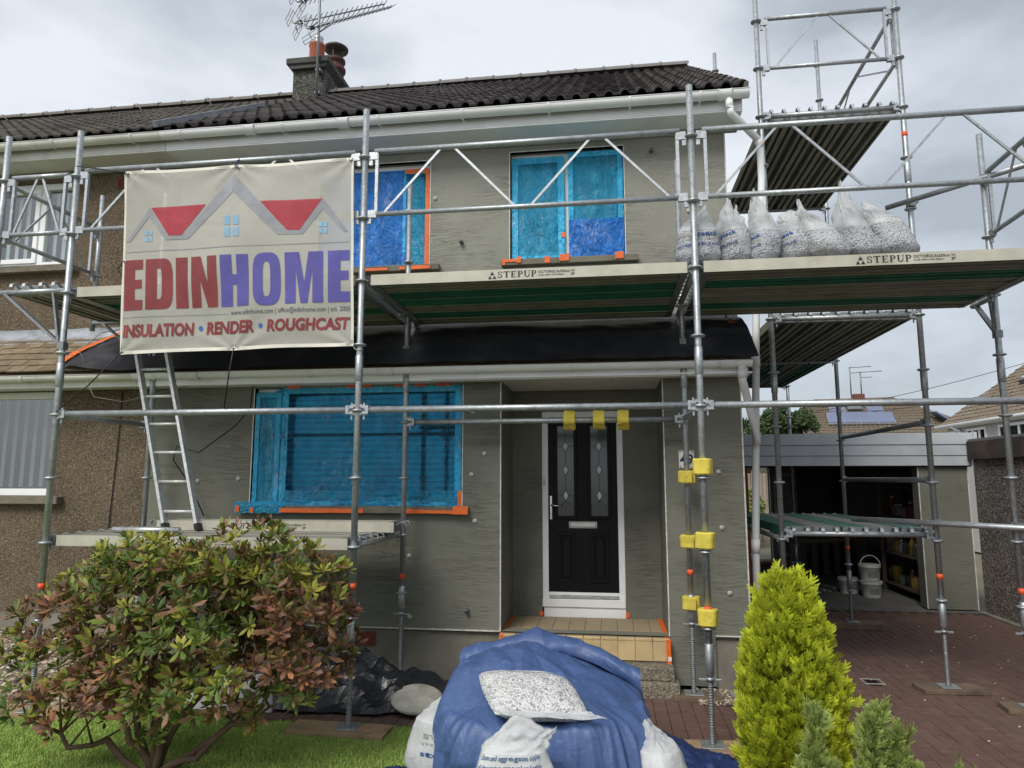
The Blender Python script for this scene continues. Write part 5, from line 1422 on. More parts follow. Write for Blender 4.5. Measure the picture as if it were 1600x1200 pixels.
# ------------------------------------------------------------------ bags of stone chips
def bag(label, c, hw, hd, hf, tip, seed, rz=0.0, lean=(0, 0), text=(), group='bags of stone chips on the platform', fold=0, tilt=None, milky=False, ft=.84):
    """filled sack: rounded body of chips, loose milky film gathered above it. tip = (dx, height, spread) of the film"""
    M4 = Matrix.Translation(Vector(c)) @ (Matrix.Rotation(rz, 4, 'Z')) @ (tilt if tilt is not None else Matrix.Identity(4))
    def pt(a, t, off=0.0):
        q = 2 / 2.7
        ca, sa = math.cos(a), math.sin(a)
        prof = min(1.0, .55 + .60 * min(1, t * 2.6) ** .6) * (1 - .26 * max(0, (t - .5) / .5) ** 1.8) * (1 + .04 * math.sin(t * 7 + seed))
        x = hw * prof * math.copysign(abs(ca) ** q, ca); y = hd * prof * math.copysign(abs(sa) ** q, sa)
        z = hf * t
        k = 1 + .09 * nz(ca * 1.6 + seed, sa * 1.6, t * 2.6) + .018 * nz(ca * 6 + seed, sa * 6, t * 11)
        if milky: k += .16 * (noise.voronoi(Vector((ca * 1.7 + seed, sa * 1.7, t * 2.4)))[0][0] - .35)
        if t < .12: z += .02 * max(0, nz(ca * 2 + seed, sa * 2, 3)) 
        r = Vector((x, y, 0)).normalized() * off if off else Vector((0, 0, 0))
        return Vector((x * k + lean[0] * t, y * k + lean[1] * t, z)) + r
    root = thing('gravel_bag', label, 'bag', c, group)
    b = MB(); b.grid(40, 24, lambda u, v: M4 @ pt(2 * math.pi * u, v), wrap=True)
    o = len(b.v); b.v.append(tuple(M4 @ Vector((lean[0], lean[1], hf * 1.04)))); w = 40
    for i in range(w): b.f.append((24 * w + i, 24 * w + (i + 1) % w, o)); b.sm.append(True)
    b.f.append(tuple(range(w))[::-1]); b.sm.append(False)
    b.build('filling', POLY_W if milky else STONES, root)
    dx, th, sp = tip
    def top(u, v):
        a = 2 * math.pi * u; p = pt(a, ft + (1 - ft) * min(1, v * 3)) ; ca, sa = math.cos(a), math.sin(a)
        k = max(0, (v - .2) / .8)
        ex = Vector((lean[0] + dx + hw * sp * ca, lean[1] + hd * .10 * sa, hf + th * (1 + .25 * math.sin(ca * 2.5 + seed * 2) + .14 * nz(ca * 3, seed))))
        out = 1.015
        q = Vector((p.x * out, p.y * out, p.z)).lerp(ex, k ** 1.15)
        cr = .020 * math.sin(k * 3) * (abs(nz(ca * 3.2 + seed, sa * 3.2, k * 2.5)) * 2 - .6)
        q += Vector((ca * cr * 1.4, sa * cr * 1.4, 0))
        return M4 @ q
    b = MB(); b.grid(60, 22, top, wrap=True); b.build('film_top', POLY, root)
    for s, a0, a1, z0, h, ink, bold, rot in text:
        vs, fs, wd = text_mb(s, 1.0, bold); v2, f2 = flat_cut([(x / wd, y) for x, y in vs], fs, .06)
        b = MB(); b.add([M4 @ pt(a0 + (a1 - a0) * x, max(0.0, z0 + h * y + rot * x), .006) for x, y in v2], f2, True); b.build('bag_print', ink, root)
    return root
ZP = 3.336
A0, A1 = R(190), R(330)
T = lambda a, e, dz=0: [('stone', R(a), R(a + (e - a) * .5), .66 + dz, .10, GREYINK, .02, .03), ('pack', R(a + (e - a) * .53), R(e), .68 + dz, .11, BLUEINK, .02, .03), ('STONE AND AGGREGATES', R(a), R(e), .56 + dz, .035, GREYINK, .01, .06), ('stonepack.co.uk', R(a), R(e + 6), .40 + dz, .075, BLUEINK, .015, .07)]
bag('first bag of white stone chips, behind the scaffold leg by the gable corner', (.675, 5.19, ZP), .165, .13, .30, (.07, .15, .12), 1, R(2), text=T(205, 318))
bag('second bag of chips from the gable corner, with blue print at its left', (.925, 5.27, ZP), .115, .18, .31, (.03, .20, .32), 2, R(26), text=T(128, 244))
bag('third bag of chips from the gable corner, tall film top', (1.135, 5.22, ZP), .112, .15, .28, (-.07, .26, .14), 3, R(18), lean=(.02, 0), text=T(118, 228, -.06))
bag('fourth bag of chips from the gable corner, wide crumpled film top', (1.365, 5.28, ZP), .125, .18, .29, (.02, .12, .95), 4, R(30), text=T(120, 224, -.02))
bag('fifth bag of chips from the gable corner, film twisted up to the left', (1.62, 5.21, ZP), .145, .15, .25, (-.11, .19, .05), 5, R(10), lean=(-.10, 0))
bag('sixth bag of chips from the gable corner, tall pointed film top', (1.855, 5.27, ZP), .132, .17, .275, (-.06, .28, .06), 6, R(20), lean=(-.09, 0))
bag('last bag of chips on the platform, leaning left', (2.09, 5.22, ZP), .145, .15, .29, (-.13, .13, .06), 7, R(6), lean=(-.10, 0))

# ------------------------------------------------------------------ tarpaulin heap with bags
tarp = thing('tarpaulin_heap', 'blue tarpaulin draped over a heap of bags in front of the steps', 'tarpaulin', (-.42, 4.45, 0))
TC = Vector((-.43, 4.48, 0))
def hsh(i, j, k):
    q = math.sin(i * 127.1 + j * 311.7 + k * 74.7) * 43758.5453
    return q - math.floor(q) - .5
def facet(x, y, f, rot, seed):
    """random heights joined by flat triangles: sharp straight creases"""
    c, s_ = math.cos(rot), math.sin(rot); x, y = (x * c - y * s_) * f, (x * s_ + y * c) * f * .72
    i, j = math.floor(x), math.floor(y); fx, fy = x - i, y - j
    a, b_, c_, e = hsh(i, j, seed), hsh(i + 1, j, seed), hsh(i, j + 1, seed), hsh(i + 1, j + 1, seed)
    if hsh(i, j, seed + 9) > 0:
        return a + (b_ - a) * fx + (c_ - a) * fy if fx + fy < 1 else e + (c_ - e) * (1 - fx) + (b_ - e) * (1 - fy)
    return a + (b_ - a) * fx + (e - b_) * fy if fx > fy else a + (c_ - a) * fy + (e - c_) * fx
def tarp_pt(u, v):
    a = 2 * math.pi * u; ca, sa = math.cos(a), math.sin(a); q = 2 / 2.9
    sx, sy = math.copysign(abs(ca) ** q, ca), math.copysign(abs(sa) ** q, sa)
    H = .615
    if v < .5:
        k = v / .5; r = .80 * k; h = H * (1 - .10 * k ** 2)
    elif v < .92:
        k = (v - .5) / .42; r = .80 + .20 * math.sin(k * 1.5708) ** .7; h = H * .90 * (1 - k ** 1.5)
    else:
        k = (v - .92) / .08; r = 1.0 + .10 * k; h = .0 + .012 * (1 - k)
    px, py = TC.x + .70 * r * sx, TC.y + .62 * r * sy
    tl_ = 1 - .16 * max(0, (px - TC.x)) - .42 * max(0, TC.y - .05 - py)          # lower toward right and front
    hump = .07 * math.exp(-((px + .62) ** 2 / .10 + (py - 4.72) ** 2 / .06)) - .05 * math.exp(-((px + .45) ** 2 / .08 + (py - 4.15) ** 2 / .05))
    z = h * tl_ + hump * min(1, h * 3)
    fold = max(0, v - .30) * (.16 * abs(nz(a * 2.3, v * .7, 3)) + .12 * abs(nz(a * 5.6 + v * 1.2, v * .8, 8)) + .04 * abs(nz(a * 13, v * 1.5, 5))) * (1 if v < .92 else .6)
    px -= fold * sx; py -= fold * sy
    qx, qy = px + .35 * z, py - .95 * z
    wx, wy = .10 * nz(qx * 2.2, qy * 2.2, 4), .10 * nz(qx * 2.2, qy * 2.2, 9)
    d = .150 * facet(qx + wx, qy + wy, 3.1, .5, 1) + .095 * facet(qx + wx, qy - wy, 5.6, 1.7, 2) + .045 * facet(qx, qy + wx, 11.0, 2.6, 3) + .02 * v
    if v < .93: z += d * min(1, h * 4); py += d * .5 * (1 if sa < 0 else -1) * min(1, max(0, (v - .35) * 4)); px -= d * .5 * ca * min(1, max(0, (v - .35) * 4))
    return Vector((px, py, max(.004 + .004 * (1 + nz(a * 4, v)), z)))
b = MB(); b.grid(340, 170, tarp_pt, wrap=True); b.build('sheet', TARP, tarp)
TV = [Vector(p) for p in b.v]
def tarp_top(x, y, r=.035):
    zs = [p.z for p in TV if abs(p.x - x) < r and abs(p.y - y) < r]
    return max(zs) if zs else .4
# rolled fold along the back edge of the sheet
def roll(u, v):
    x = -1.00 + 1.16 * u; yb = 4.86 - .34 * abs(u - .42) ** 1.6; zt = .50 + .205 * math.sin(math.pi * (.06 + .88 * u)) ** .8 - .05 * u
    a = math.pi * (1.35 - 1.5 * v)                              # hood-like fold open to the front
    r = .080 + .05 * facet(u, v * .3, 9.0, .4, 5) + .02 * facet(u, v * .3, 19.0, 1.3, 6)
    return Vector((x, yb - r * 1.3 * math.cos(a) - .02, zt + r * math.sin(a)))
b = MB(); b.grid(110, 26, roll); b.build('rolled_edge', TARP, tarp)
# dark sheet trailing to the right
def trail(u, v):
    x, y = .22 + .62 * u, 4.92 - .62 * v - .15 * u
    return Vector((x, y, .02 + .20 * (1 - u) ** 1.5 * math.sin(math.pi * (.15 + .8 * v)) + .06 * abs(nz(x * 6, y * 6, 2)) + .03 * abs(nz(x * 15, y * 13))))
tag(MB().grid(60, 50, trail).build('plastic_sheet', TARP_D), 'dark navy sheet trailing on the paving right of the tarpaulin', 'plastic sheet')
def trail2(u, v):
    x, y = -1.75 + .7 * u, 3.95 + .30 * v + .12 * u
    return Vector((x, y, .012 + .05 * abs(nz(x * 5, y * 6, 1)) * (4 * u * (1 - u)) + .03 * abs(nz(x * 13, y * 12)) + .05 * u))
tag(MB().grid(60, 30, trail2).build('plastic_sheet', TARP_D), 'dark sheet edge on the grass left of the tarpaulin', 'plastic sheet')
# bag lying on the heap
def lying():
    root = thing('gravel_bag', 'full bag of black and white chips lying flat on the tarpaulin', 'bag', (-.50, 4.07, .60))
    X, Yv, C0 = Vector((.44, .05, 0)), Vector((-.13, .27, 0)), Vector((-.47, 4.16, 0))
    zz = lambda p: sum(tarp_top(p.x + dx, p.y + dy) for dx in (-.05, 0, .05) for dy in (-.05, 0, .05)) / 9
    k_ = .5
    X.z = (zz(C0 + X * k_) - zz(C0 - X * k_)) / (2 * k_) * .9; Yv.z = (zz(C0 + Yv * k_) - zz(C0 - Yv * k_)) / (2 * k_) * .9; C0.z = zz(C0) + .035; Yv.z = min(Yv.z, .10)
    Nn = X.cross(Yv).normalized()
    def pt(u, v, side):
        s, t = u * 2 - 1, v * 2 - 1
        e = max(0, (1 - abs(s) ** 3.2) * (1 - abs(t) ** 3.2)) ** .55
        th = (.075 * e + .012 * nz(s * 3, t * 3, 4) * e + .004 * nz(s * 14, t * 14) * e) * side
        k = 1 - .06 * (s * s * t * t)
        return C0 + X * (s * .62 * k) + Yv * (t * .62 * k) + Nn * th
    b = MB(); b.grid(40, 34, lambda u, v: pt(u, v, 1)); b.grid(40, 34, lambda u, v: pt(1 - u, v, -1.0)); b.build('filling', STONES_B, root)
    b = MB(); b.grid(40, 16, lambda u, v: pt(u, .0, 0) + X * (.10 * v * (1 + u)) - Yv * (.05 + .20 * v * (1 + .2 * nz(u * 4, v))) * .9 + Yv * .12 + Nn * (.03 + .012 * nz(u * 6, v * 4)) + Vector((.0, -.02, .0))); b.build('film_flap', POLY, root)
    b = MB(); b.grid(20, 10, lambda u, v: pt(.02 + .80 * u, .86 + .16 * v, 1) + Nn * (.006 + .008 * nz(u * 8, v * 4))); b.build('film_top', POLY, root)
STONES_B = m_stones('black_white_chips', 100.0, (222, 221, 217), (118, 120, 128))
lying()
fr = [('Stone and aggregates supplier', R(215), R(318), .93, .05, BLUEINK, .01, .02), ('of decorative gravel and pebbles', R(215), R(318), .84, .05, BLUEINK, .01, .02), ('Keep bags dry and stack safely', R(215), R(318), .75, .05, BLUEINK, .01, .02), ('Wash before use', R(240), R(300), .66, .05, BLUEINK, .01, .02)]
bag('standing white bag with small blue print at the foot of the tarpaulin', (-.50, 3.62, .0), .21, .12, .46, (.10, .12, .55), 11, R(6), text=fr, ft=.985, group='bags round the tarpaulin heap', milky=True)
bag('white bag tucked under the left side of the tarpaulin', (-1.03, 4.30, .0), .13, .20, .36, (.10, .12, .3), 12, R(70), text=T(170, 290, .1), ft=.97, group='bags round the tarpaulin heap', milky=True)
bag('white bag leaning on the right side of the tarpaulin', (.25, 4.10, .0), .17, .15, .30, (-.05, .10, .3), 13, R(-40), lean=(-.10, .05), text=[('co.uk', R(250), R(310), .40, .16, BLUEINK, .02, 0)], group='bags round the tarpaulin heap', milky=True)
# black polythene crumpled against the wall, pale round slab and white sack beside it
def blk(u, v):
    x = -3.05 + 1.72 * u; y = 5.32 + .92 * v + .10 * nz(u * 4, v * 2)
    e = min(1, 6 * u * (1 - u)) * min(1, 5 * v * (1 - v) + .12)
    f1 = noise.voronoi(Vector((x * 2.3, y * 2.6, 1)))[0]; f2 = noise.voronoi(Vector((x * 6, y * 6.5, 4)))[0]
    z = .008 + e * (.10 * math.exp(-((u - .40) ** 2 / .10 + (v - .6) ** 2 / .16)) + .34 * max(0, f1[0] - .1) * (.35 + .65 * v) + .16 * f2[0])
    return Vector((x + .03 * nz(x * 9, y * 9, 3), y + .03 * nz(x * 8, y * 9, 7), z))
b = MB(); b.grid(44, 26, blk); o = b.build('plastic_sheet', POLYBLK); tag(o, 'crumpled black polythene heaped against the plinth', 'plastic sheet')
for p_ in o.data.polygons: p_.use_smooth = False
b = MB(); b.lathe((0, 0, 0), [(.0, -.03), (.22, -.03), (.235, -.01), (.235, .015), (.20, .04), (.10, .055), (.0, .06)], 28)
o = put('stone_slab', b.mesh('stone_slab', simple('pale_slab', (178, 174, 164), .9, 0, .18, 9, .004, 60, 0, (120, 116, 106), .6, 7)), None, (-1.50, 5.46, .10), (R(12), R(5), 0), (.85, .85, .8)); tag(o, 'pale round concrete disc lying on the black polythene', 'slab')
def wsack(u, v):
    x, y = -3.35 + .75 * u, 5.28 + .45 * v
    e = (4 * u * (1 - u)) ** .5 * (4 * v * (1 - v)) ** .5
    return Vector((x, y, .01 + .22 * e + .05 * abs(nz(x * 7, y * 7)) * e))
tag(MB().grid(36, 30, wsack).build('plastic_sheet', POLY), 'white plastic sheet on the ground behind the azalea', 'plastic sheet')
# ------------------------------------------------------------------ garage at the end of the drive
GF = 10.4
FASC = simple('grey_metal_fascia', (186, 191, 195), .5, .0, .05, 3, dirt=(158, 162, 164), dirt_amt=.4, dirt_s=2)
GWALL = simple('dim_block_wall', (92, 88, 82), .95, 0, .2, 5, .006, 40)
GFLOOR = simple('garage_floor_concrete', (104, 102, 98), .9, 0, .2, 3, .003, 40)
gar = thing('garage', 'open flat-roofed garage with grey metal fascia at the end of the drive', 'garage', (3.0, 10.4, 0))
MB().box(1.2, 4.84, GF + .0, 16.0, -.03, .012).build('floor', GFLOOR, gar)
MB().box(4.20, 4.83, GF, GF + .22, .03, 1.95).build('pier', RENDER_D, gar)
b = MB(); b.box(4.192, 4.204, GF - .006, GF + .01, .03, 1.95); b.build('pier_bead', BEAD, gar)
b = MB(); b.box(4.824, 4.836, GF - .006, GF + .01, .03, 1.95); b.build('pier_bead', BEAD, gar)
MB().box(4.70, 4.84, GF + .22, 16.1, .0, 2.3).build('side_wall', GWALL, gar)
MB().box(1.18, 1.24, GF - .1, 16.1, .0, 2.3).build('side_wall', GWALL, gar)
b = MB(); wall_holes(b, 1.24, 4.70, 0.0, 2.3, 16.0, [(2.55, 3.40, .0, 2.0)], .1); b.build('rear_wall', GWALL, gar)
MB().box(1.2, 4.90, GF - .02, 16.1, 2.26, 2.34).build('flat_roof', simple('dark_felt', (52, 54, 58), .9, 0, .15), gar)
for z0, z1, dy in ((1.945, 2.085, .0), (2.085, 2.235, .012), (2.235, 2.395, .026)):
    MB().box(1.2, 4.87 + (dy * 1.2), GF - .075 - dy, GF - .055, z0, z1 - .003, .003).build('fascia_board', FASC, gar)
MB().box(4.89, 4.94, GF - .12, GF - .04, 2.02, 2.40, .003).build('fascia_end', FASC, gar)
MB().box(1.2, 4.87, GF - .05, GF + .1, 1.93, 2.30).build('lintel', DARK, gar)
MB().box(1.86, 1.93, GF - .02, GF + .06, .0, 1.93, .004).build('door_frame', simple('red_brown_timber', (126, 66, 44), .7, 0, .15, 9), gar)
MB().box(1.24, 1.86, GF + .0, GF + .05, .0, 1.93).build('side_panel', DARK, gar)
MB().box(1.18, 1.75, GF - .25, GF - .05, 2.22, 2.44, .01).build('roof_upstand', MEMB, gar)
# inner door standing open at the back
b = MB(); b.box(3.40, 3.95, 15.86, 15.92, .02, 1.98, .004); d_ = b.build('inner_door', simple('grey_white_door', (150, 150, 144), .6), gar)
for z0, z1 in ((.15, .85), (1.0, 1.85)):
    f = MB(); frame_bars(f, 3.48, 3.87, z0, z1, 15.845, .03, .02); f.build('door_panel', UPVC2, d_)
# shelving along the right wall
sh = thing('shelving', 'timber shelf unit along the right wall inside the garage', 'shelf', (4.5, 11.6, 0.012))
SHW = simple('shaded_shelf_timber', (84, 74, 64), .8, 0, .15, 6)  # shade of the garage interior put into the timber colour
for y in (10.85, 12.25):
    for x in (4.33, 4.66): MB().box(x - .03, x + .03, y - .02, y + .02, .012, 1.9, .003).build('post', SHW, sh)
for z in (.12, .60, 1.16, 1.62): MB().box(4.32, 4.68, 10.83, 12.27, z, z + .03, .003).build('shelf_board', SHW, sh)
rnd = random.Random(12)
pals = [(196, 190, 176), (60, 84, 128), (212, 172, 54), (150, 60, 50), (70, 72, 74), (170, 176, 178), (92, 120, 84), (206, 204, 200)]
wds = {(196, 190, 176): 'cream', (60, 84, 128): 'blue', (212, 172, 54): 'yellow', (150, 60, 50): 'red', (70, 72, 74): 'black', (170, 176, 178): 'silver', (92, 120, 84): 'green', (206, 204, 200): 'white'}
lvl = ('bottom', 'second', 'third')
pmat = {c: simple(wds[c] + '_shaded_paint_tin', tuple(int(q * .62 + 14) for q in c), .6, 0, .2, 20, dirt=(60, 58, 54), dirt_amt=.6, dirt_s=16) for c in pals}  # garage gloom put into the colours: tins darkened and dulled
for li, z in enumerate((.15, .63, 1.19)):
    y = 10.92; k = 0; ORD = ('first', 'second', 'third', 'fourth', 'fifth', 'sixth', 'seventh', 'eighth', 'ninth', 'tenth', 'eleventh')
    while y < 12.15:
        c = rnd.choice(pals); r = rnd.uniform(.045, .085); h = rnd.uniform(.13, .28); k += 1
        t = thing('tin', f'{wds[c]} container, {ORD[k - 1]} from the front on the {lvl[li]} garage shelf', 'container', (4.45, y + r, z + .001), 'containers on the garage shelves')
        b = MB(); b.lathe((4.45, y + r, z + .001), [(r * .96, 0), (r, .01), (r, h * .72), (r * .9, h * .8), (r * .45, h * .9), (r * .42, h)] if rnd.random() < .5 else [(r, 0), (r, h * .9), (r * 1.04, h * .92), (r * 1.04, h * .97), (r * .98, h)], 14); b.build('body', pmat[c], t)
        MB().lathe((4.45, y + r, z + h + .001), [(r * .36, 0), (r * .36, .02), (r * .2, .028)], 10).build('lid', rnd.choice((BLACKP, PLATEW)), t)
        y += 2 * r + rnd.uniform(.02, .08)
# two white buckets stacked
def bucket(label, c, handle):
    t = thing('bucket', label, 'bucket', c, 'white plaster buckets in the garage')
    PL = simple('scuffed_white_plastic', (206, 206, 200), .5, 0, .08, 9, dirt=(150, 146, 136), dirt_amt=.6, dirt_s=9)
    b = MB(); b.lathe(c, [(.125, 0), (.128, .01), (.145, .19), (.155, .195), (.155, .215), (.148, .22), (.148, .225)], 24); b.build('body', PL, t)
    MB().lathe((c[0], c[1], c[2] + .224), [(.156, 0), (.158, .008), (.15, .016), (.13, .012), (.02, .012)], 24).build('lid', PL, t)
    b = MB(); b.add([(c[0] - .135 * math.cos(a_) * 1.02, c[1] - .135 * math.sin(a_) * 1.0 - .006, c[2] + zz) for zz in (.06, .15) for a_ in [R(60 + 12 * i) for i in range(6)]], [(i, i + 1, i + 7, i + 6) for i in range(5)], True); b.build('paper_label', simple('grey_label', (120, 120, 120), .7, 0, .4, 40), t)
    if handle:
        b = MB(); b.path([(c[0] + .15 * math.cos(a_), c[1] - .03, c[2] + .20 + .17 * math.sin(a_)) for a_ in [R(10 + 16 * i) for i in range(11)]], .006, 6); b.build('handle', UPVC2, t)
bucket('lower white plaster bucket standing on the garage floor', (3.84, 11.42, .012), False)
bucket('upper white bucket with raised handle, stacked on another bucket', (3.83, 11.42, .255), True)
bucket('pale bucket behind the stacked pair in the garage', (3.62, 11.75, .012), False)
# aluminium strips on the floor, step ladder, dark tool box, dim clutter
for k in range(5):
    o = MB().bar((2.35 + .09 * k, 15.2, .03 + .02 * (k % 2)), (3.15 + .10 * k, 11.6 + .1 * k, .03 + .02 * (k % 2)), .05, .025).build('metal_strip', ALU)
    tag(o, ('leftmost', 'second', 'third', 'fourth', 'rightmost')[k] + ' of the long bright strips lying on the garage floor', 'metal strip', 'metal strips on the garage floor')
tb = thing('tool_box', 'dark tool box with red rim on the garage floor', 'box', (2.6, 12.6, .012))
MB().box(2.25, 2.95, 12.5, 12.9, .012, .33, .015).build('body', BLACKP, tb); MB().box(2.24, 2.96, 12.49, 12.91, .33, .38, .01).build('lid', simple('dark_red_plastic', (112, 36, 34), .5), tb)
sl_ = thing('step_ladder', 'pale wooden steps lying along the garage wall', 'ladder', (3.9, 14.0, .012))
for y in (13.6, 14.4): MB().bar((3.3, y, .62), (4.5, y, .70), .03, .06).build('stile', simple('yellowed_timber', (96, 88, 60), .7), sl_)
for k in range(6): MB().box(3.4 + .19 * k, 3.5 + .19 * k, 13.6, 14.4, .05, .64, .004).build('tread', simple('grey_board', (66, 64, 60), .8), sl_)
b = MB(); b.box(1.95, 2.3, 14.4, 15.0, .012, .8, .05); tag(b.build('storage_bin', simple('dark_green_bin', (38, 48, 44), .6)), 'dark bin at the back left of the garage', 'bin')
# yard behind the garage: slatted fence and shrub seen through the rear door
fn_ = thing('timber_fence', 'upright slatted timber fence seen through the back of the garage', 'fence', (3.2, 20.5, 0))
FW = simple('grey_fence_timber', (150, 138, 120), .85, 0, .15, 6, 0, 0, .15)
fb = MB().box(0, .085, 0, .02, 0, 1.9, .003).mesh('slat', FW)
for i in range(34): put('slat', fb, fn_, (2.0 + .105 * i, 20.5, .0))
for z in (.4, 1.5): MB().box(2.0, 5.6, 20.52, 20.57, z, z + .08).build('rail', FW, fn_)
# drain grate in the drive
dr = thing('drain', 'small square drain grate set in the paving', 'drain', (2.25, 6.82, 0))
b = MB(); frame_bars(b, 2.165, 2.335, -.1, .1, 0, .012, .01); b.v = [(x, 6.82 + z * .8, .006 - y) for x, y, z in b.v]; b.build('rim', simple('pale_rim', (150, 146, 138), .7), dr)
MB().box(2.176, 2.324, 6.752, 6.888, -.03, -.014).build('pit', DARK, dr)
for k in range(6): MB().box(2.185 + .024 * k, 2.195 + .024 * k, 6.75, 6.89, -.012, -.002).build('grate_bar', BLACKP, dr)
# scraps on the drive
def scrap(label, x, y, s, seed, mat=POLY):
    o = MB().grid(8, 8, lambda u, v: (x + s * (u - .5) * (1 + .5 * nz(v * 3, seed)), y + s * .8 * (v - .5) * (1 + .5 * nz(u * 3, seed, 2)), .006 + .25 * s * abs(nz(u * 4 + seed, v * 4)))).build('litter', mat); tag(o, label, 'litter')
scrap('crumpled scrap of clear plastic on the paving before the garage', 2.20, 8.55, .17, 3)
b = MB(); CH = random.Random(21)
for i in range(70):
    x, y = CH.uniform(1.3, 4.6), CH.uniform(4.6, 10.0); s = CH.uniform(.002, .006)
    b.obox((x, y, .004), (s, s * .3, 0), (-s * .3, s * .7, 0), (0, 0, .003))
struct(tag(b.build('stone_chippings', simple('white_chip', (214, 210, 200), .8)), 'white stone chippings scattered over the red paving', 'chippings'), 'stuff')

# neighbour's garage wall on the right
ng_ = thing('neighbouring_garage', 'pebbledashed garage side wall with dark fascia at the right edge', 'garage', (5.2, 8.0, 0))
MB().box(4.86, 5.2, 1.0, 10.28, .0, 2.02).build('wall', DASH, ng_)
MB().box(4.80, 5.22, .95, 10.30, 2.02, 2.27, .006).build('fascia', simple('dark_brown_fascia', (58, 50, 50), .75, 0, .25, 3, .003, 30, 0, (120, 96, 72), .4, 2.5), ng_)
MB().box(4.82, 9.2, .95, 10.30, 2.272, 2.30).build('roof', simple('grey_felt', (120, 120, 118), .9), ng_)
MB().box(4.78, 4.86, 4.0, 10.30, -.01, .03, .005).build('kerb', CONC, ng_)

# ------------------------------------------------------------------ houses beyond
BT = m_tile('brown_background_tile', (110, 99, 86), (104, 96, 78), .3)
def bg_roof(root, A, B_, C_, D_, rows, colsn, mat, name='roof', lift=.05):
    """tiled slope A-B (eaves) to D-C (ridge), courses and columns stand proud as geometry"""
    A, B_, C_, D_ = map(Vector, (A, B_, C_, D_)); n = (B_ - A).cross(D_ - A).normalized()
    if n.z < 0: n = -n
    b = MB()
    for r in range(rows):
        t0, t1 = r / rows, (r + 1.02) / rows
        for c in range(colsn):
            s0, s1 = c / colsn, (c + 1) / colsn
            P = lambda s, t: A.lerp(B_, s).lerp(D_.lerp(C_, s), min(1, t))
            k = lift * random.uniform(.8, 1.1); mid = (s0 + s1) / 2
            vs = [P(s0, t0) + n * k * .55, P(mid, t0) + n * k * 1.25, P(s1, t0) + n * k * .55, P(s1, t1) + n * k * .2, P(mid, t1) + n * k * .7, P(s0, t1) + n * k * .2, P(s0, t0), P(s1, t0)]
            b.add(vs, [(0, 1, 4, 5), (1, 2, 3, 4), (6, 7, 2, 1, 0)])
    o = b.build(name, mat, root); o['kind'] = 'stuff'; return o
hA = thing('bungalow', 'distant hip-roofed house with solar panels and roof windows', 'house', (9.3, 29, 0))
CREAMW = simple('cream_harling', (196, 190, 178), .9, 0, .08, 3, .004, 60)
MB().box(5.3, 14.0, 26.4, 33.5, 0, 2.75).build('wall', CREAMW, hA)
eA = [(5.0, 26.0, 2.80), (14.3, 26.0, 2.80), (14.3, 34, 2.80), (5.0, 34, 2.80)]; r1, r2 = (8.35, 30.0, 4.88), (11.4, 30.0, 4.93)
bg_roof(hA, eA[0], eA[1], r2, r1, 18, 40, BT); bg_roof(hA, eA[3], eA[0], r1, r1, 18, 20, BT); bg_roof(hA, eA[1], eA[2], r2, r2, 18, 20, BT); bg_roof(hA, eA[2], eA[3], r1, r2, 6, 12, BT)
MB().tube(r1, r2, .10, n=8).build('ridge', BT, hA); MB().tube(eA[1], r2, .08, n=8).build('hip', BT, hA); MB().tube(eA[0], r1, .08, n=8).build('hip', BT, hA)
MB().box(4.9, 14.4, 25.9, 26.05, 2.66, 2.80).build('gutter', UPVC, hA)
MB().box(9.85, 10.25, 29.8, 30.2, 4.5, 5.16).build('chimney', simple('brick_chimney', (112, 72, 58), .9), hA)
SOLAR = simple('solar_cell', (104, 112, 140), .3, .0, .06, 2, spec=.6)
def on_slope(x, t): # point on the front slope
    return Vector((x, 26.0 + 4.0 * t, 2.80 + 2.09 * t))
sn = Vector((0, -2.09, 4.0)).normalized(); sv = Vector((0, 4.0, 2.09)).normalized()
def slope_rect(name, x0, x1, t0, t1, mat, lift, root, skew=.0):
    a, c = on_slope(0, t0), on_slope(0, t1)
    b = MB(); vs = []
    for l in (lift, lift + .05): vs += [Vector((x0 + skew * 0, a.y, a.z)) + sn * l, Vector((x1, a.y, a.z)) + sn * l, Vector((x1 + skew, c.y, c.z)) + sn * l, Vector((x0 + skew, c.y, c.z)) + sn * l]
    b.add(vs, [(4, 5, 6, 7), (0, 1, 5, 4), (1, 2, 6, 5), (2, 3, 7, 6), (3, 0, 4, 7)]); return b.build(name, mat, root)
for x0, t0, t1 in ((8.18, .44, .66), (8.78, .44, .66), (9.38, .44, .66), (9.98, .44, .66), (8.55, .69, .93), (9.95, .69, .93)):
    p = slope_rect('solar_panel', x0, x0 + .57, t0, t1, SOLAR, .10, hA, .22)
    slope_rect('panel_rim', x0 - .015, x0 + .585, t0 - .01, t1 + .01, ALU, .07, p, .22)
for x0, t0, t1 in ((9.28, .74, .93), (6.95, .60, .76)):
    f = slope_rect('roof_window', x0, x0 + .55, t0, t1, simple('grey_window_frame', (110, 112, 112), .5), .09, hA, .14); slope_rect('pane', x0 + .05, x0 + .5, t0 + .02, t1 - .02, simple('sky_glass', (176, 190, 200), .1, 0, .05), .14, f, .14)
for k in range(2):
    x = 12.2 + .85 * k; b = MB(); b.obox((x, 27.9 + .9 * k, 4.05 - .42 * k), (.03, .38, .03), (.24, -.08, -.20), (.02, 0, .02)); b.build('solar_panel', SOLAR, hA)
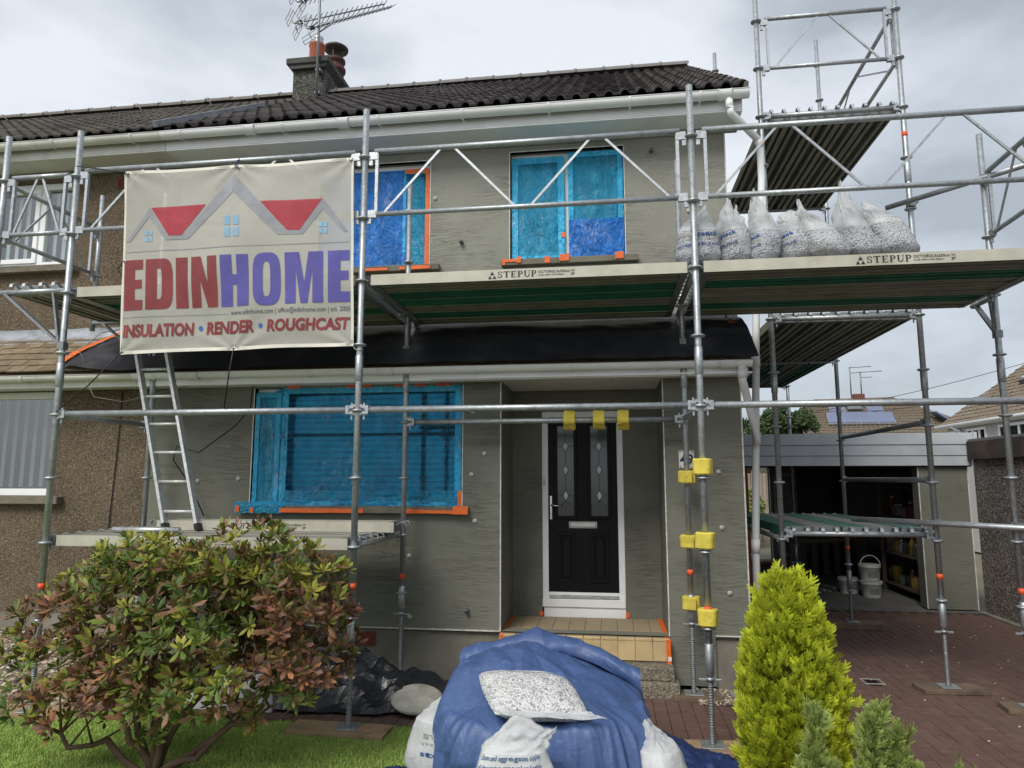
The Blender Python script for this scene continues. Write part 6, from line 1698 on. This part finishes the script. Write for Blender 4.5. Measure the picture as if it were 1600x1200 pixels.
for x, h in ((9.8, 1.15), (10.2, .95)):
    t = thing('roof_aerial', ('taller left' if x < 10 else 'shorter right') + ' of two thin aerials on the far chimney', 'aerial', (x, 30, 5.15), 'aerials on the far chimney')
    MB().tube((x, 30, 5.15), (x, 30, 5.15 + h), .025, n=6).build('mast', STEEL_D, t); MB().tube((x, 30, 5.12 + h), (x + .8, 29.9, 5.14 + h), .018, n=5).build('boom', STEEL_D, t)
    MB().tube((x, 30, 4.9 + h), (x + .4, 29.9, 4.9 + h), .016, n=5).build('boom', STEEL_D, t)
hB = thing('grey_house', 'grey harled house with white gutter and brown roof at the right edge', 'house', (10.5, 15, 0))
GREYW = simple('pale_grey_harling', (186, 184, 180), .9, 0, .08, 3, .004, 60)
b = MB(); b.box(8.76, 14.5, 10.5, 19.7, 0, 3.10); b.add([(8.76, 19.7, 3.10), (14.5, 19.7, 3.10), (11.8, 19.7, 5.05)], [(0, 1, 2)]); b.build('wall', GREYW, hB)
bg_roof(hB, (8.65, 20.0, 3.12), (8.65, 9.8, 3.12), (12.4, 9.8, 5.82), (12.4, 20.0, 5.82), 24, 46, BT, lift=.035)
bg_roof(hB, (16.15, 9.8, 3.12), (16.15, 20.0, 3.12), (12.4, 20.0, 5.82), (12.4, 9.8, 5.82), 5, 10, BT)
b = MB(); b.tube((8.60, 20.0, 3.10), (8.60, 9.8, 3.10), .04, n=10); b.build('gutter', UPVC, hB)
MB().box(8.645, 8.67, 9.8, 20.0, 3.03, 3.12).build('fascia', UPVC, hB); MB().box(8.67, 8.76, 9.8, 20.0, 3.035, 3.05).build('soffit', UPVC, hB)
MB().path([(8.61, 19.12, 3.07), (8.64, 19.05, 3.0), (8.71, 18.95, 2.95), (8.72, 18.95, 2.8), (8.72, 18.95, .1)], .035, 8).build('downpipe', UPVC, hB)
def side_win(y0, y1, z0, z1, nd):
    def xbox(b, ya, yb, za, zb, x0=8.715, x1=8.77): b.box(x0, x1, ya, yb, za, zb, .004)
    b = MB(); w = .055
    xbox(b, y0, y1, z0, z0 + w); xbox(b, y0, y1, z1 - w, z1); xbox(b, y0, y0 + w, z0 + w, z1 - w, 8.717); xbox(b, y1 - w, y1, z0 + w, z1 - w, 8.717)
    for k in range(1, nd): yy = y0 + (y1 - y0) * k / nd; xbox(b, yy - .035, yy + .035, z0 + w, z1 - w, 8.717)
    o = b.build('window', UPVC, hB)
    for k in range(nd): MB().box(8.735, 8.745, y0 + (y1 - y0) * k / nd + .03, y0 + (y1 - y0) * (k + 1) / nd - .03, z0 + w, z1 - w).build('pane', GLASS, o)
side_win(19.15, 19.6, 2.55, 2.96, 2); side_win(17.75, 18.65, 2.2, 2.97, 3); side_win(16.0, 17.2, 2.2, 2.97, 3); side_win(13.4, 14.8, 2.2, 2.97, 3)
b = MB(); b.obox((10.1, 17.9, 4.25), (.25, 0, .18), (0, .42, 0), (-.03, 0, .05)); f = b.build('roof_window', simple('dark_frame', (84, 86, 88), .5), hB)
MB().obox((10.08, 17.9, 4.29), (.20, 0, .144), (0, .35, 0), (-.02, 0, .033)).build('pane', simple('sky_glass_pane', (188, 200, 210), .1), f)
# overhead wires
for z0, z1, nm in ((4.05, 6.5, 'upper'), (4.05, 5.4, 'lower')):
    tag(MB().path([(6.0 + 11 * t, 29 - 1.0 * t, z0 + (z1 - z0) * t - .25 * math.sin(math.pi * t)) for t in [i / 16 for i in range(17)]], .011, 5).build('overhead_wire', BLACKP), f'{nm} of the two thin overhead wires above the far roofs', 'wire', 'overhead wires')
# ------------------------------------------------------------------ plants
def col_mesh(name, vs, fs, cols, mat, smooth=False):
    me = bpy.data.meshes.new(name); me.from_pydata(vs, [], fs)
    ca = me.color_attributes.new('Col', 'FLOAT_COLOR', 'POINT'); ca.data.foreach_set('color', [q for c in cols for q in (c[0], c[1], c[2], 1.0)])
    me.materials.append(mat)
    if smooth: me.polygons.foreach_set('use_smooth', [True] * len(fs))
    return me
LEAF = m_attr('azalea_leaf', .5, .22)
BARK = simple('brown_bark', (88, 70, 56), .9, 0, .25, 14, .006, 60)
def rosette(seed, pal):
    rnd = random.Random(seed); vs, fs, cols = [], [], []
    n = rnd.randint(9, 13)
    for k in range(n):
        a = k * 2.4 + rnd.uniform(-.3, .3); el = R(rnd.uniform(8, 55)) if k < n - 3 else R(rnd.uniform(50, 78))
        L = rnd.uniform(.06, .108) * (.75 if k >= n - 3 else 1); w = L * rnd.uniform(.125, .16)
        d = Vector((math.cos(a) * math.cos(el), math.sin(a) * math.cos(el), math.sin(el))); s = Vector((-math.sin(a), math.cos(a), 0)); u = s.cross(d) * -1
        u = d.cross(s) * -1
        c0 = rnd.choice(pal); kk = rnd.uniform(.8, 1.4); c = [q * kk for q in c0]; tipc = [min(1, q * 1.25) for q in c]
        o = len(vs); dr = -.16 * L
        cu = rnd.uniform(-.2, 1.1); pts = [(0.06, 0, 0), (.35, .72, .25), (.68, 1.0, .30 - .5 * cu), (1.0, 0, -.3 - 1.3 * cu), (.68, -1.0, .30 - .5 * cu), (.35, -.72, .25), (.40, 0, -.10), (.70, 0, -.16 - .5 * cu)]
        for f, g, hgt in pts:
            vs.append(tuple(d * (L * f) + s * (w * g) + Vector((0, 0, 1)) * (dr * f * f) + u * (w * hgt * .9)))
            cols.append([q * (.8 if f < .2 else 1) for q in c] if f < .9 else tipc)
        fs += [(o, o + 6, o + 1), (o + 1, o + 6, o + 7, o + 2), (o + 2, o + 7, o + 3), (o, o + 5, o + 6), (o + 5, o + 4, o + 7, o + 6), (o + 4, o + 3, o + 7)]
    return vs, fs, cols
GRN = [(.10, .15, .028), (.14, .19, .03), (.075, .12, .03)]
YEL = [(.26, .27, .04), (.34, .32, .05), (.18, .22, .03)]
BRZ = [(.15, .085, .038), (.19, .10, .05), (.12, .085, .03), (.13, .12, .032)]
RED = [(.20, .088, .06), (.185, .105, .085), (.15, .085, .06), (.29, .13, .055)]
variants = []
for i, pal in enumerate([GRN, GRN, YEL + GRN, BRZ, BRZ, RED, RED, BRZ + GRN, YEL, BRZ + YEL, GRN + BRZ, RED + BRZ]):
    variants.append(rosette(100 + i, pal))
vmesh = [col_mesh('leaf_whorl', *v, LEAF, True) for v in variants]
aza = thing('azalea_bush', 'bronze and green azalea bush with crooked stems on the lawn', 'bush', (-2.80, 4.18, 0))
rnd = random.Random(17)
lobes = [(-2.70, 4.25, 1.00, .78, .52, .38), (-3.15, 4.20, .80, .62, .45, .40), (-2.15, 4.25, 1.02, .52, .45, .36), (-2.85, 4.2, 1.25, .35, .35, .20), (-2.25, 4.25, 1.26, .36, .35, .22), (-3.45, 4.1, .52, .36, .35, .26), (-2.45, 4.05, .70, .55, .40, .30), (-1.95, 4.3, .78, .38, .38, .34), (-3.0, 4.0, .45, .45, .32, .26), (-2.15, 4.2, .45, .30, .3, .14)]
def in_lobe(p, k=1.0): return any(((p[0] - a) / (d * k)) ** 2 + ((p[1] - b_) / (e * k)) ** 2 + ((p[2] - c) / (f * k)) ** 2 < 1 for a, b_, c, d, e, f in lobes)
pts = []
tries = 0
while len(pts) < 1150 and tries < 90000:
    tries += 1
    a, b_, c, d, e, f = rnd.choices(lobes, weights=[q[3] * q[5] for q in lobes])[0]
    v = Vector((rnd.gauss(0, 1), rnd.gauss(0, 1), rnd.gauss(0, 1))).normalized()
    rr = rnd.uniform(.86, 1.06) if rnd.random() < .62 else rnd.uniform(.35, .86)
    p = Vector((a + d * rr * v.x, b_ + e * rr * v.y, c + f * rr * v.z))
    if p.z < .40 + .14 * nz(p.x * 3, p.y * 3) and rnd.random() < .93 or p.z < .2 or in_lobe(p, .80) and rnd.random() < .52: continue
    if p.x < -3.72 + .2 * abs(p.z - .8) or p.x > -1.64: continue
    if nz(p.x * 2.4, p.y * 2.4, p.z * 2.4) < -.24: continue
    if any((p - q[0]).length < .05 for q in pts): continue
    pts.append((p, v))
pts.sort(key=lambda q: q[0].y - .25 * q[0].z)
rest = ([], [], [])
for i, (p, v) in enumerate(pts):
    n_ = nz(p.x * 1.9, p.y * 1.2, p.z * 1.9 + 5) * 1.2 + .16 - .30 * max(0, (-2.95 - p.x)) - .22 * max(0, -p.z + .5)
    hi = p.z > 1.12; left = p.x < -2.75
    if hi: pool = [2, 8, 0, 9, 10] if left or rnd.random() < .5 else [3, 9, 8, 7, 11]
    elif n_ > .16: pool = [5, 6, 11, 3, 4, 7, 9]
    elif n_ > -.06: pool = [3, 7, 9, 10, 0, 2]
    else: pool = [0, 1, 2, 7, 10]
    vi = rnd.choice(pool); up = (v * .75 + Vector((0, -.22, .72))).normalized()
    M3 = up.to_track_quat('Z', 'Y').to_matrix() @ Matrix.Rotation(rnd.random() * 6.28, 3, 'Z'); s = rnd.uniform(.82, 1.18)
    if i < 300:
        put('leaf_whorl', vmesh[vi], aza, p, M3.to_euler(), (s, s, s))
    else:
        o = len(rest[0]); V, F, Cc = variants[vi]
        rest[0].extend([tuple(p + M3 @ (Vector(q) * s)) for q in V]); rest[1].extend([tuple(j + o for j in f) for f in F]); rest[2].extend(Cc)
struct(put('foliage', col_mesh('foliage', *rest, LEAF, True), aza), 'stuff')
# stems
base = Vector((-2.80, 4.20, -.02))
stems = MB(); tw = MB()
limb_ends = [(-3.55, 4.05, .30), (-3.3, 4.2, .75), (-2.95, 4.25, 1.1), (-2.6, 4.25, 1.0), (-2.2, 4.3, 1.1), (-1.85, 4.3, .75), (-2.05, 4.15, .42), (-2.6, 4.05, .7), (-3.1, 4.05, .5)]
for k, e in enumerate(limb_ends):
    e = Vector(e); P_ = []
    low = k in (0, 6, 5)
    for i in range(9):
        t = i / 8; q = base.lerp(e, t)
        if low: q.z = base.z + (e.z - base.z) * t ** 1.7 + .08 * math.sin(math.pi * t)
        else: q.z = base.z + (e.z - base.z) * t ** .85
        w = .05 * math.sin(math.pi * t)
        q += Vector((w * nz(t * 4, k, 1) * 2, w * nz(t * 4, k, 5) * 2, w * nz(t * 4, k, 9) * 2)); P_.append(q)
    o = MB(); o.path(P_, [.026 * (1 - .70 * i / 8) for i in range(9)], 8); o.build('stem', BARK, aza)
    for j in range(10):
        q = P_[rnd.randint(4, 8)]; tgt = min(pts, key=lambda r_: (r_[0] - q - Vector((rnd.uniform(-.3, .3), rnd.uniform(-.3, .3), rnd.uniform(0, .35)))).length)[0]
        m = q.lerp(tgt, .5) + Vector((rnd.uniform(-.05, .05), rnd.uniform(-.05, .05), rnd.uniform(-.05, .05)))
        tw.path([q, m, tgt], [.009, .006, .004], 5)
struct(tw.build('twigs', BARK, aza), 'stuff')
# conifers: flat scaly sprays set all round a column
CONI = m_attr('golden_conifer_spray', .6, .25); CONG = m_attr('green_conifer_spray', .6, .2)
def spray(rnd, L, cin, cout, nside=6):
    vs, fs, cols = [], [], []
    def frond(o_, d, s, ln, w, ca, cb):
        k = len(vs); e = o_ + d * ln; m = o_ + d * (ln * .45)
        vs.extend([tuple(o_ - s * w * .4), tuple(o_ + s * w * .4), tuple(m + s * w), tuple(e), tuple(m - s * w)]); cols.extend([ca, ca, [(x + y) / 2 for x, y in zip(ca, cb)], cb, [(x + y) / 2 for x, y in zip(ca, cb)]])
        fs.append((k, k + 1, k + 2, k + 3, k + 4))
    z = Vector((0, 0, 1)); s = Vector((1, 0, 0)); nrm = Vector((0, 1, 0))
    frond(Vector((0, 0, 0)), z, s, L, L * .05, cin, cout)
    for i in range(nside):
        t = .18 + .70 * i / nside; o_ = z * (L * t)
        for sg in (-1, 1):
            a = R(rnd.uniform(28, 48)); d = (z * math.cos(a) + s * sg * math.sin(a) + nrm * rnd.uniform(-.35, .35)).normalized(); ln = L * (.50 - .30 * t) * rnd.uniform(.8, 1.2)
            mixc = [x + (y - x) * (.3 + .7 * t) for x, y in zip(cin, cout)]
            frond(o_, d, d.cross(nrm).normalized(), ln, L * .045, mixc, cout)
            for q in (.45, .75):
                d2 = (d + z * .7 + nrm * rnd.uniform(-.3, .3)).normalized(); frond(o_ + d * ln * q, d2, d2.cross(nrm).normalized(), ln * .42, L * .032, mixc, cout)
    return vs, fs, cols
def conifer(root, name, c, rad, H, n, L, cin, cout, mat, seed, lobes_=0, pts_top=.9):
    rnd = random.Random(seed); V = [spray(rnd, L, cin, cout) for _ in range(10)]
    out = ([], [], []); c = Vector(c)
    for i in range(n):
        t = rnd.random() ** 1.15; a = rnd.random() * 6.2832
        r0 = rad(t, a); dep = rnd.uniform(.70, 1.02) if rnd.random() < .7 else rnd.uniform(.25, .7)
        lump = 1 + .26 * nz(math.cos(a) * 2.4 + seed, math.sin(a) * 2.4, t * 6) + .16 * nz(math.cos(a) * 6 + seed, math.sin(a) * 6, t * 15)
        p = c + Vector((math.cos(a) * r0 * dep * lump, math.sin(a) * r0 * dep * lump, H * t))
        if nz(p.x * 7, p.y * 7, p.z * 7 + seed) < -.26 and dep > .72: continue
        d = Vector((math.cos(a) * .62, math.sin(a) * .62, .95 + .6 * t)) + Vector((rnd.uniform(-.35, .35), rnd.uniform(-.35, .35), rnd.uniform(-.3, .3)))
        M3 = d.normalized().to_track_quat('Z', 'Y').to_matrix() @ Matrix.Rotation(rnd.random() * 6.28, 3, 'Z'); s = rnd.uniform(.6, 1.3) * (1 if dep > .7 else .85) * (1.7 if rnd.random() < .04 else 1)
        v, f, cc = rnd.choice(V); o = len(out[0]); br = rnd.uniform(.75, 1.2)
        out[0].extend([tuple(p + M3 @ (Vector(q) * s)) for q in v]); out[1].extend([tuple(j + o for j in g) for g in f])
        out[2].extend([[min(1, q * br) for q in k_] for k_ in cc])
    return struct(put(name, col_mesh(name, *out, mat), root), 'stuff')
gc = thing('golden_conifer', 'bright golden yellow conifer in front of the gable corner', 'conifer', (1.04, 4.62, 0))
MB().tube((1.04, 4.62, -.02), (1.06, 4.62, 1.0), .04, .012, n=8).build('trunk', BARK, gc)
def grad(t, a):
    K = [(0, .27), (.25, .285), (.5, .265), (.72, .21), (.86, .155), (.95, .11), (1.0, .05)]
    for (a0, r0), (a1, r1) in zip(K, K[1:]):
        if t <= a1: return r0 + (r1 - r0) * (t - a0) / (a1 - a0)
    return .06
conifer(gc, 'foliage', (1.05, 4.62, .02), grad, 1.13, 9000, .072, (.10, .16, .012), (.60, .67, .045), CONI, 3)
rf = random.Random(4)
def spire(root, x, y, h, r, seed):
    conifer(root, 'spire', (x, y, .0), lambda t, a: max(.012, r * (1 - t) ** .75), h, int(320 + 1500 * r * h * 3), .065, (.085, .16, .028), (.38, .46, .13), CONG, seed)
s1 = thing('dwarf_conifer', 'small green conifer spire in front of the golden conifer', 'conifer', (.92, 3.62, 0), 'small pale-tipped conifers')
MB().tube((.92, 3.62, -.02), (.92, 3.62, .6), .012, .004, n=6).build('trunk', BARK, s1)
spire(s1, .92, 3.62, .70, .055, 5); spire(s1, .98, 3.60, .46, .045, 6); spire(s1, .88, 3.66, .42, .04, 16)
s2 = thing('dwarf_conifer', 'clump of pale-tipped green conifer spires at the bottom right of the golden conifer', 'conifer', (1.20, 3.62, 0), 'small pale-tipped conifers')
MB().tube((1.20, 3.62, -.02), (1.20, 3.62, .6), .012, .004, n=6).build('trunk', BARK, s2)
for x, y, h, r, sd in ((1.165, 3.62, .70, .06, 7), (1.225, 3.64, .69, .05, 8), (1.29, 3.62, .61, .055, 9), (1.345, 3.60, .46, .045, 10), (1.11, 3.58, .46, .04, 11)): spire(s2, x, y, h, r, sd)
s3 = thing('dwarf_conifer', 'conifer tip barely rising at the bottom edge of the paving', 'conifer', (1.52, 3.5, 0), 'small pale-tipped conifers')
MB().tube((1.52, 3.5, -.02), (1.52, 3.5, .4), .012, .004, n=6).build('trunk', BARK, s3); spire(s3, 1.52, 3.5, .47, .06, 12)
# trees beyond the garage and the shrub in the back yard
def bushy(name, label, cat, c, rx, rz, n, leaf, colr, seed, trunk=True):
    rnd = random.Random(seed); t = thing(name, label, cat, (c[0], c[1], 0))
    if trunk:
        MB().path([(c[0], c[1], -.05), (c[0] + .1, c[1], c[2] * .5), (c[0], c[1], c[2])], [.16, .12, .05], 8).build('trunk', BARK, t)
        for k in range(5): MB().path([(c[0], c[1], c[2] * .55), (c[0] + rx * .6 * math.cos(k * 1.26), c[1] + rx * .6 * math.sin(k * 1.26), c[2] + rz * .3)], [.06, .02], 6).build('limb', BARK, t)
    vs, fs, cols = [], [], []
    for i in range(n):
        v = Vector((rnd.gauss(0, 1), rnd.gauss(0, 1), rnd.gauss(0, 1))).normalized() * rnd.random() ** .35
        p = Vector((c[0] + rx * v.x, c[1] + rx * v.y, c[2] + rz * v.z))
        if nz(p.x * 1.6 / rx * 1.2, p.y * 1.2, p.z * 1.9 / rx * 1.2 + seed) < -.06: continue
        d = Vector((rnd.gauss(0, 1), rnd.gauss(0, 1), rnd.gauss(0, .7) + .4)).normalized(); s = d.orthogonal().normalized(); L = leaf * rnd.uniform(.7, 1.3)
        o = len(vs); vs += [tuple(p), tuple(p + d * L * .5 + s * L * .3), tuple(p + d * L), tuple(p + d * L * .5 - s * L * .3)]; fs.append((o, o + 1, o + 2, o + 3))
        k = rnd.uniform(.6, 1.35); cols += [[q * k for q in colr]] * 4
    struct(put('crown', col_mesh('crown', vs, fs, cols, CONG), t), 'stuff')
bushy('broadleaf_tree', 'dark green tree just left of the solar-panelled roof', 'tree', (6.0, 25.0, 3.45), 1.0, .80, 9000, .14, (.06, .095, .03), 31)
bushy('broadleaf_tree', 'tree crown half hidden behind the downpipe', 'tree', (4.6, 25.0, 3.0), .9, .75, 8000, .14, (.055, .09, .03), 32)
bushy('yard_shrub', 'pale green shrub seen through the rear door of the garage', 'shrub', (3.5, 19.5, .8), .55, .75, 5000, .10, (.20, .26, .07), 33, False)
